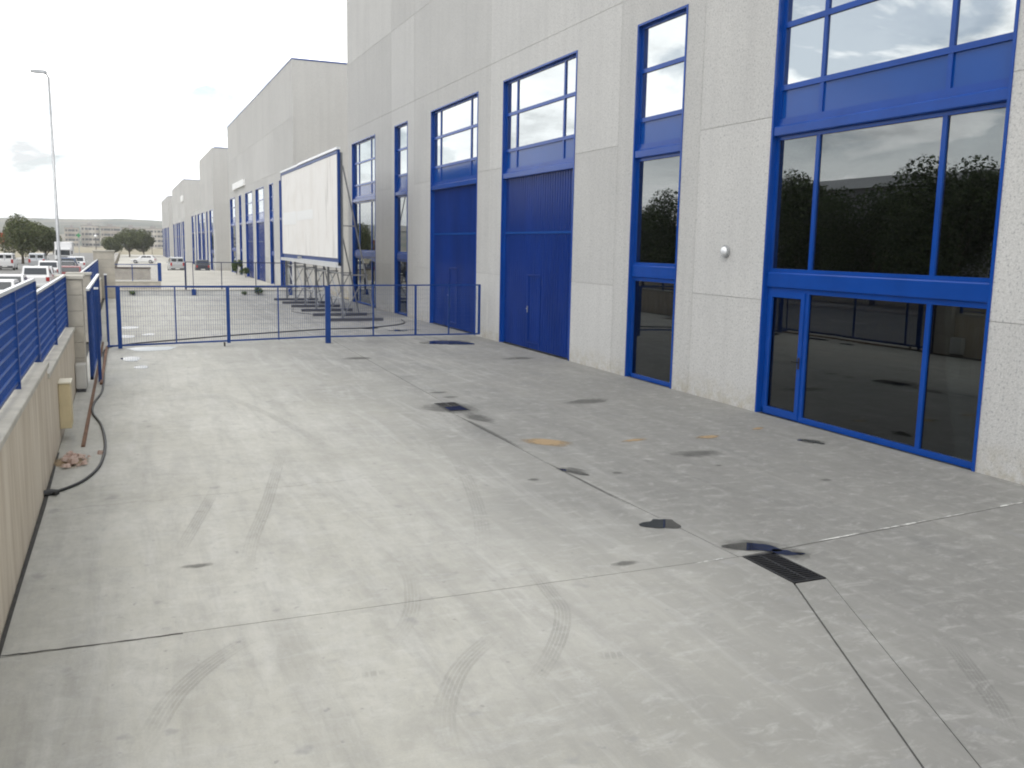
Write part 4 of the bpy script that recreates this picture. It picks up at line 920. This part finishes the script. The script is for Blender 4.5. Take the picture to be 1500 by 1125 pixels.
B(-.6, .6, -.08, .08, 2.9, 4.6).build('board', 'sign_red', t)
for x in (-.4, .4): B(x-.06, x+.06, -.06, .06, 0, 2.9).build('post', 'galvanised', t)
t = thing('green_sign', 'small green cross sign on a post before the far flats', 'sign', (-9.6, 240, street_z(240)))
MB().box(-.5, .5, -.1, .1, 4.8, 5.12).box(-.17, .17, -.1, .1, 5.121, 5.45).box(-.17, .17, -.1, .1, 4.47, 4.799).build('cross', 'sign_green', t); B(-.08, .08, -.08, .08, 0, 4.469).build('post', 'galvanised', t)
for (x, y, h_, lab) in [(-5.2, 210, 4.4, 'short lamp with a white globe beside the flats'), (14.0-6.0, 300, 5.2, 'park lamp with a white globe next to the olive trees')]:
    t = thing('globe_lamp', lab, 'street lamp', (x, y, street_z(y))); MB().tube([(0, 0, 0), (0, 0, h_)], .07, 8).build('pole', 'bumper', t)
    mb = MB(); mb.tube([(0, 0, h_-.0), (0, 0, h_+.15), (0, 0, h_+.4), (0, 0, h_+.55)], [.1, .3, .3, .1], 12); mb.build('globe', 'sign_white', t, smooth=True)

# ------------------------------------------------------------------ far flats and hills
def flats(label, x0, x1, y, z1, m, n, top=None):
    zb = street_z(700); t = thing('apartment_block', label, 'building', ((x0+x1)/2, y, zb), 0, 'apartment blocks below the hill'); hw = (x1-x0)/2; h = z1-zb
    B(-hw, hw, 0, 14, 0, h).build('wall', m, t); B(-hw-.3, hw+.3, -.3, 14.3, h+.001, h+.5).build('roof', 'apartment_roof', t)
    B(-hw*.3, hw*.2, 4, 9, h+.501, h+2.2).build('roof_house', 'apartment_roof', t)
    me = B(-.9, .9, -.06, -.002, 0, 1.5).mesh('window'); me.materials.append(MATS['apartment_window'])
    bw = B(-1.6, 1.6, -.9, -.003, -.25, .0).mesh('balcony'); bw.materials.append(MATS['apartment_pale'])
    fl = max(3, int(h/2.9))
    for i in range(n):
        x = -hw+(i+.5)*2*hw/n
        for k in range(fl):
            o = bpy.data.objects.new('window', me); COL.objects.link(o); o.parent = t; o.location = (x, 0, .9+k*h/fl); o.scale = (1.1 if i % 3 else .7, 1, 1)
            if i % 3 == 1: o = bpy.data.objects.new('balcony', bw); COL.objects.link(o); o.parent = t; o.location = (x, 0, .7+k*h/fl)
flats('narrow brown block of flats next to the pale one with tall window columns', -36, -27.5, 690, 9.8, 'apartment', 4)
flats('pale block of flats with tall window columns beside the narrow brown one', -26.5, -15, 705, 11.6, 'apartment_pale', 5)
flats('beige block of flats behind the tall pillar', -14, -1.5, 700, 11.3, 'apartment', 6)
flats('grey block of flats partly behind the olive trees', -.5, 12, 710, 11.0, 'apartment', 6)
flats('pale block of flats showing between olive trees and warehouses', 13, 27, 695, 10.4, 'apartment_pale', 6)
flats('long low brown flats, widest and lowest of the blocks', -72, -45, 720, 6.0, 'apartment', 9)
mb = MB(); rg = random.Random(12); xs = [-1800+i*60 for i in range(61)]
def ridge(x): return 46-x*0.0-.02*max(-300, min(300, x+234))*1.0*.6+3.0*math.sin(x*.011)+1.8*math.sin(x*.037+1)
prof = [(820, -3.6), (1050, 3), (1350, 14), (1700, 27), (2000, 39), (2200, None), (2600, 30), (3300, -4)]
for (y, z) in prof:
    for x in xs:
        zz_ = ridge(x)-2 if z is None else (z+2.5*math.sin(x*.01+y*.004)+1.5*math.sin(x*.031+y*.01) if z > 0 else z)
        mb.v.append((x, y, zz_))
for jx in range(len(prof)-1):
    for i in range(len(xs)-1): k = jx*len(xs)+i; mb.f.append((k, k+1, k+1+len(xs), k+len(xs)))
tag(mb.build('hills', 'hill', smooth=True, recalc=False), 'low scrubby hills closing the view', kind='structure')

# ------------------------------------------------------------------ air
hz = B(-1900, 1900, -900, 4600, -6, 60).build('haze', 'dry_soil'); tag(hz, 'thin pale haze over the whole place', kind='stuff')
hm = bpy.data.materials.new('haze_air'); hm.use_nodes = True; ht = hm.node_tree; ht.nodes.clear()
pv = N(ht, 'ShaderNodeVolumePrincipled', i_Density=0.00032); pv.inputs['Color'].default_value = (0.97, 0.98, 1.0, 1); pv.inputs['Anisotropy'].default_value = 0.3
ho = N(ht, 'ShaderNodeOutputMaterial'); ht.links.new(pv.outputs[0], ho.inputs['Volume']); hz.data.materials.clear(); hz.data.materials.append(hm)
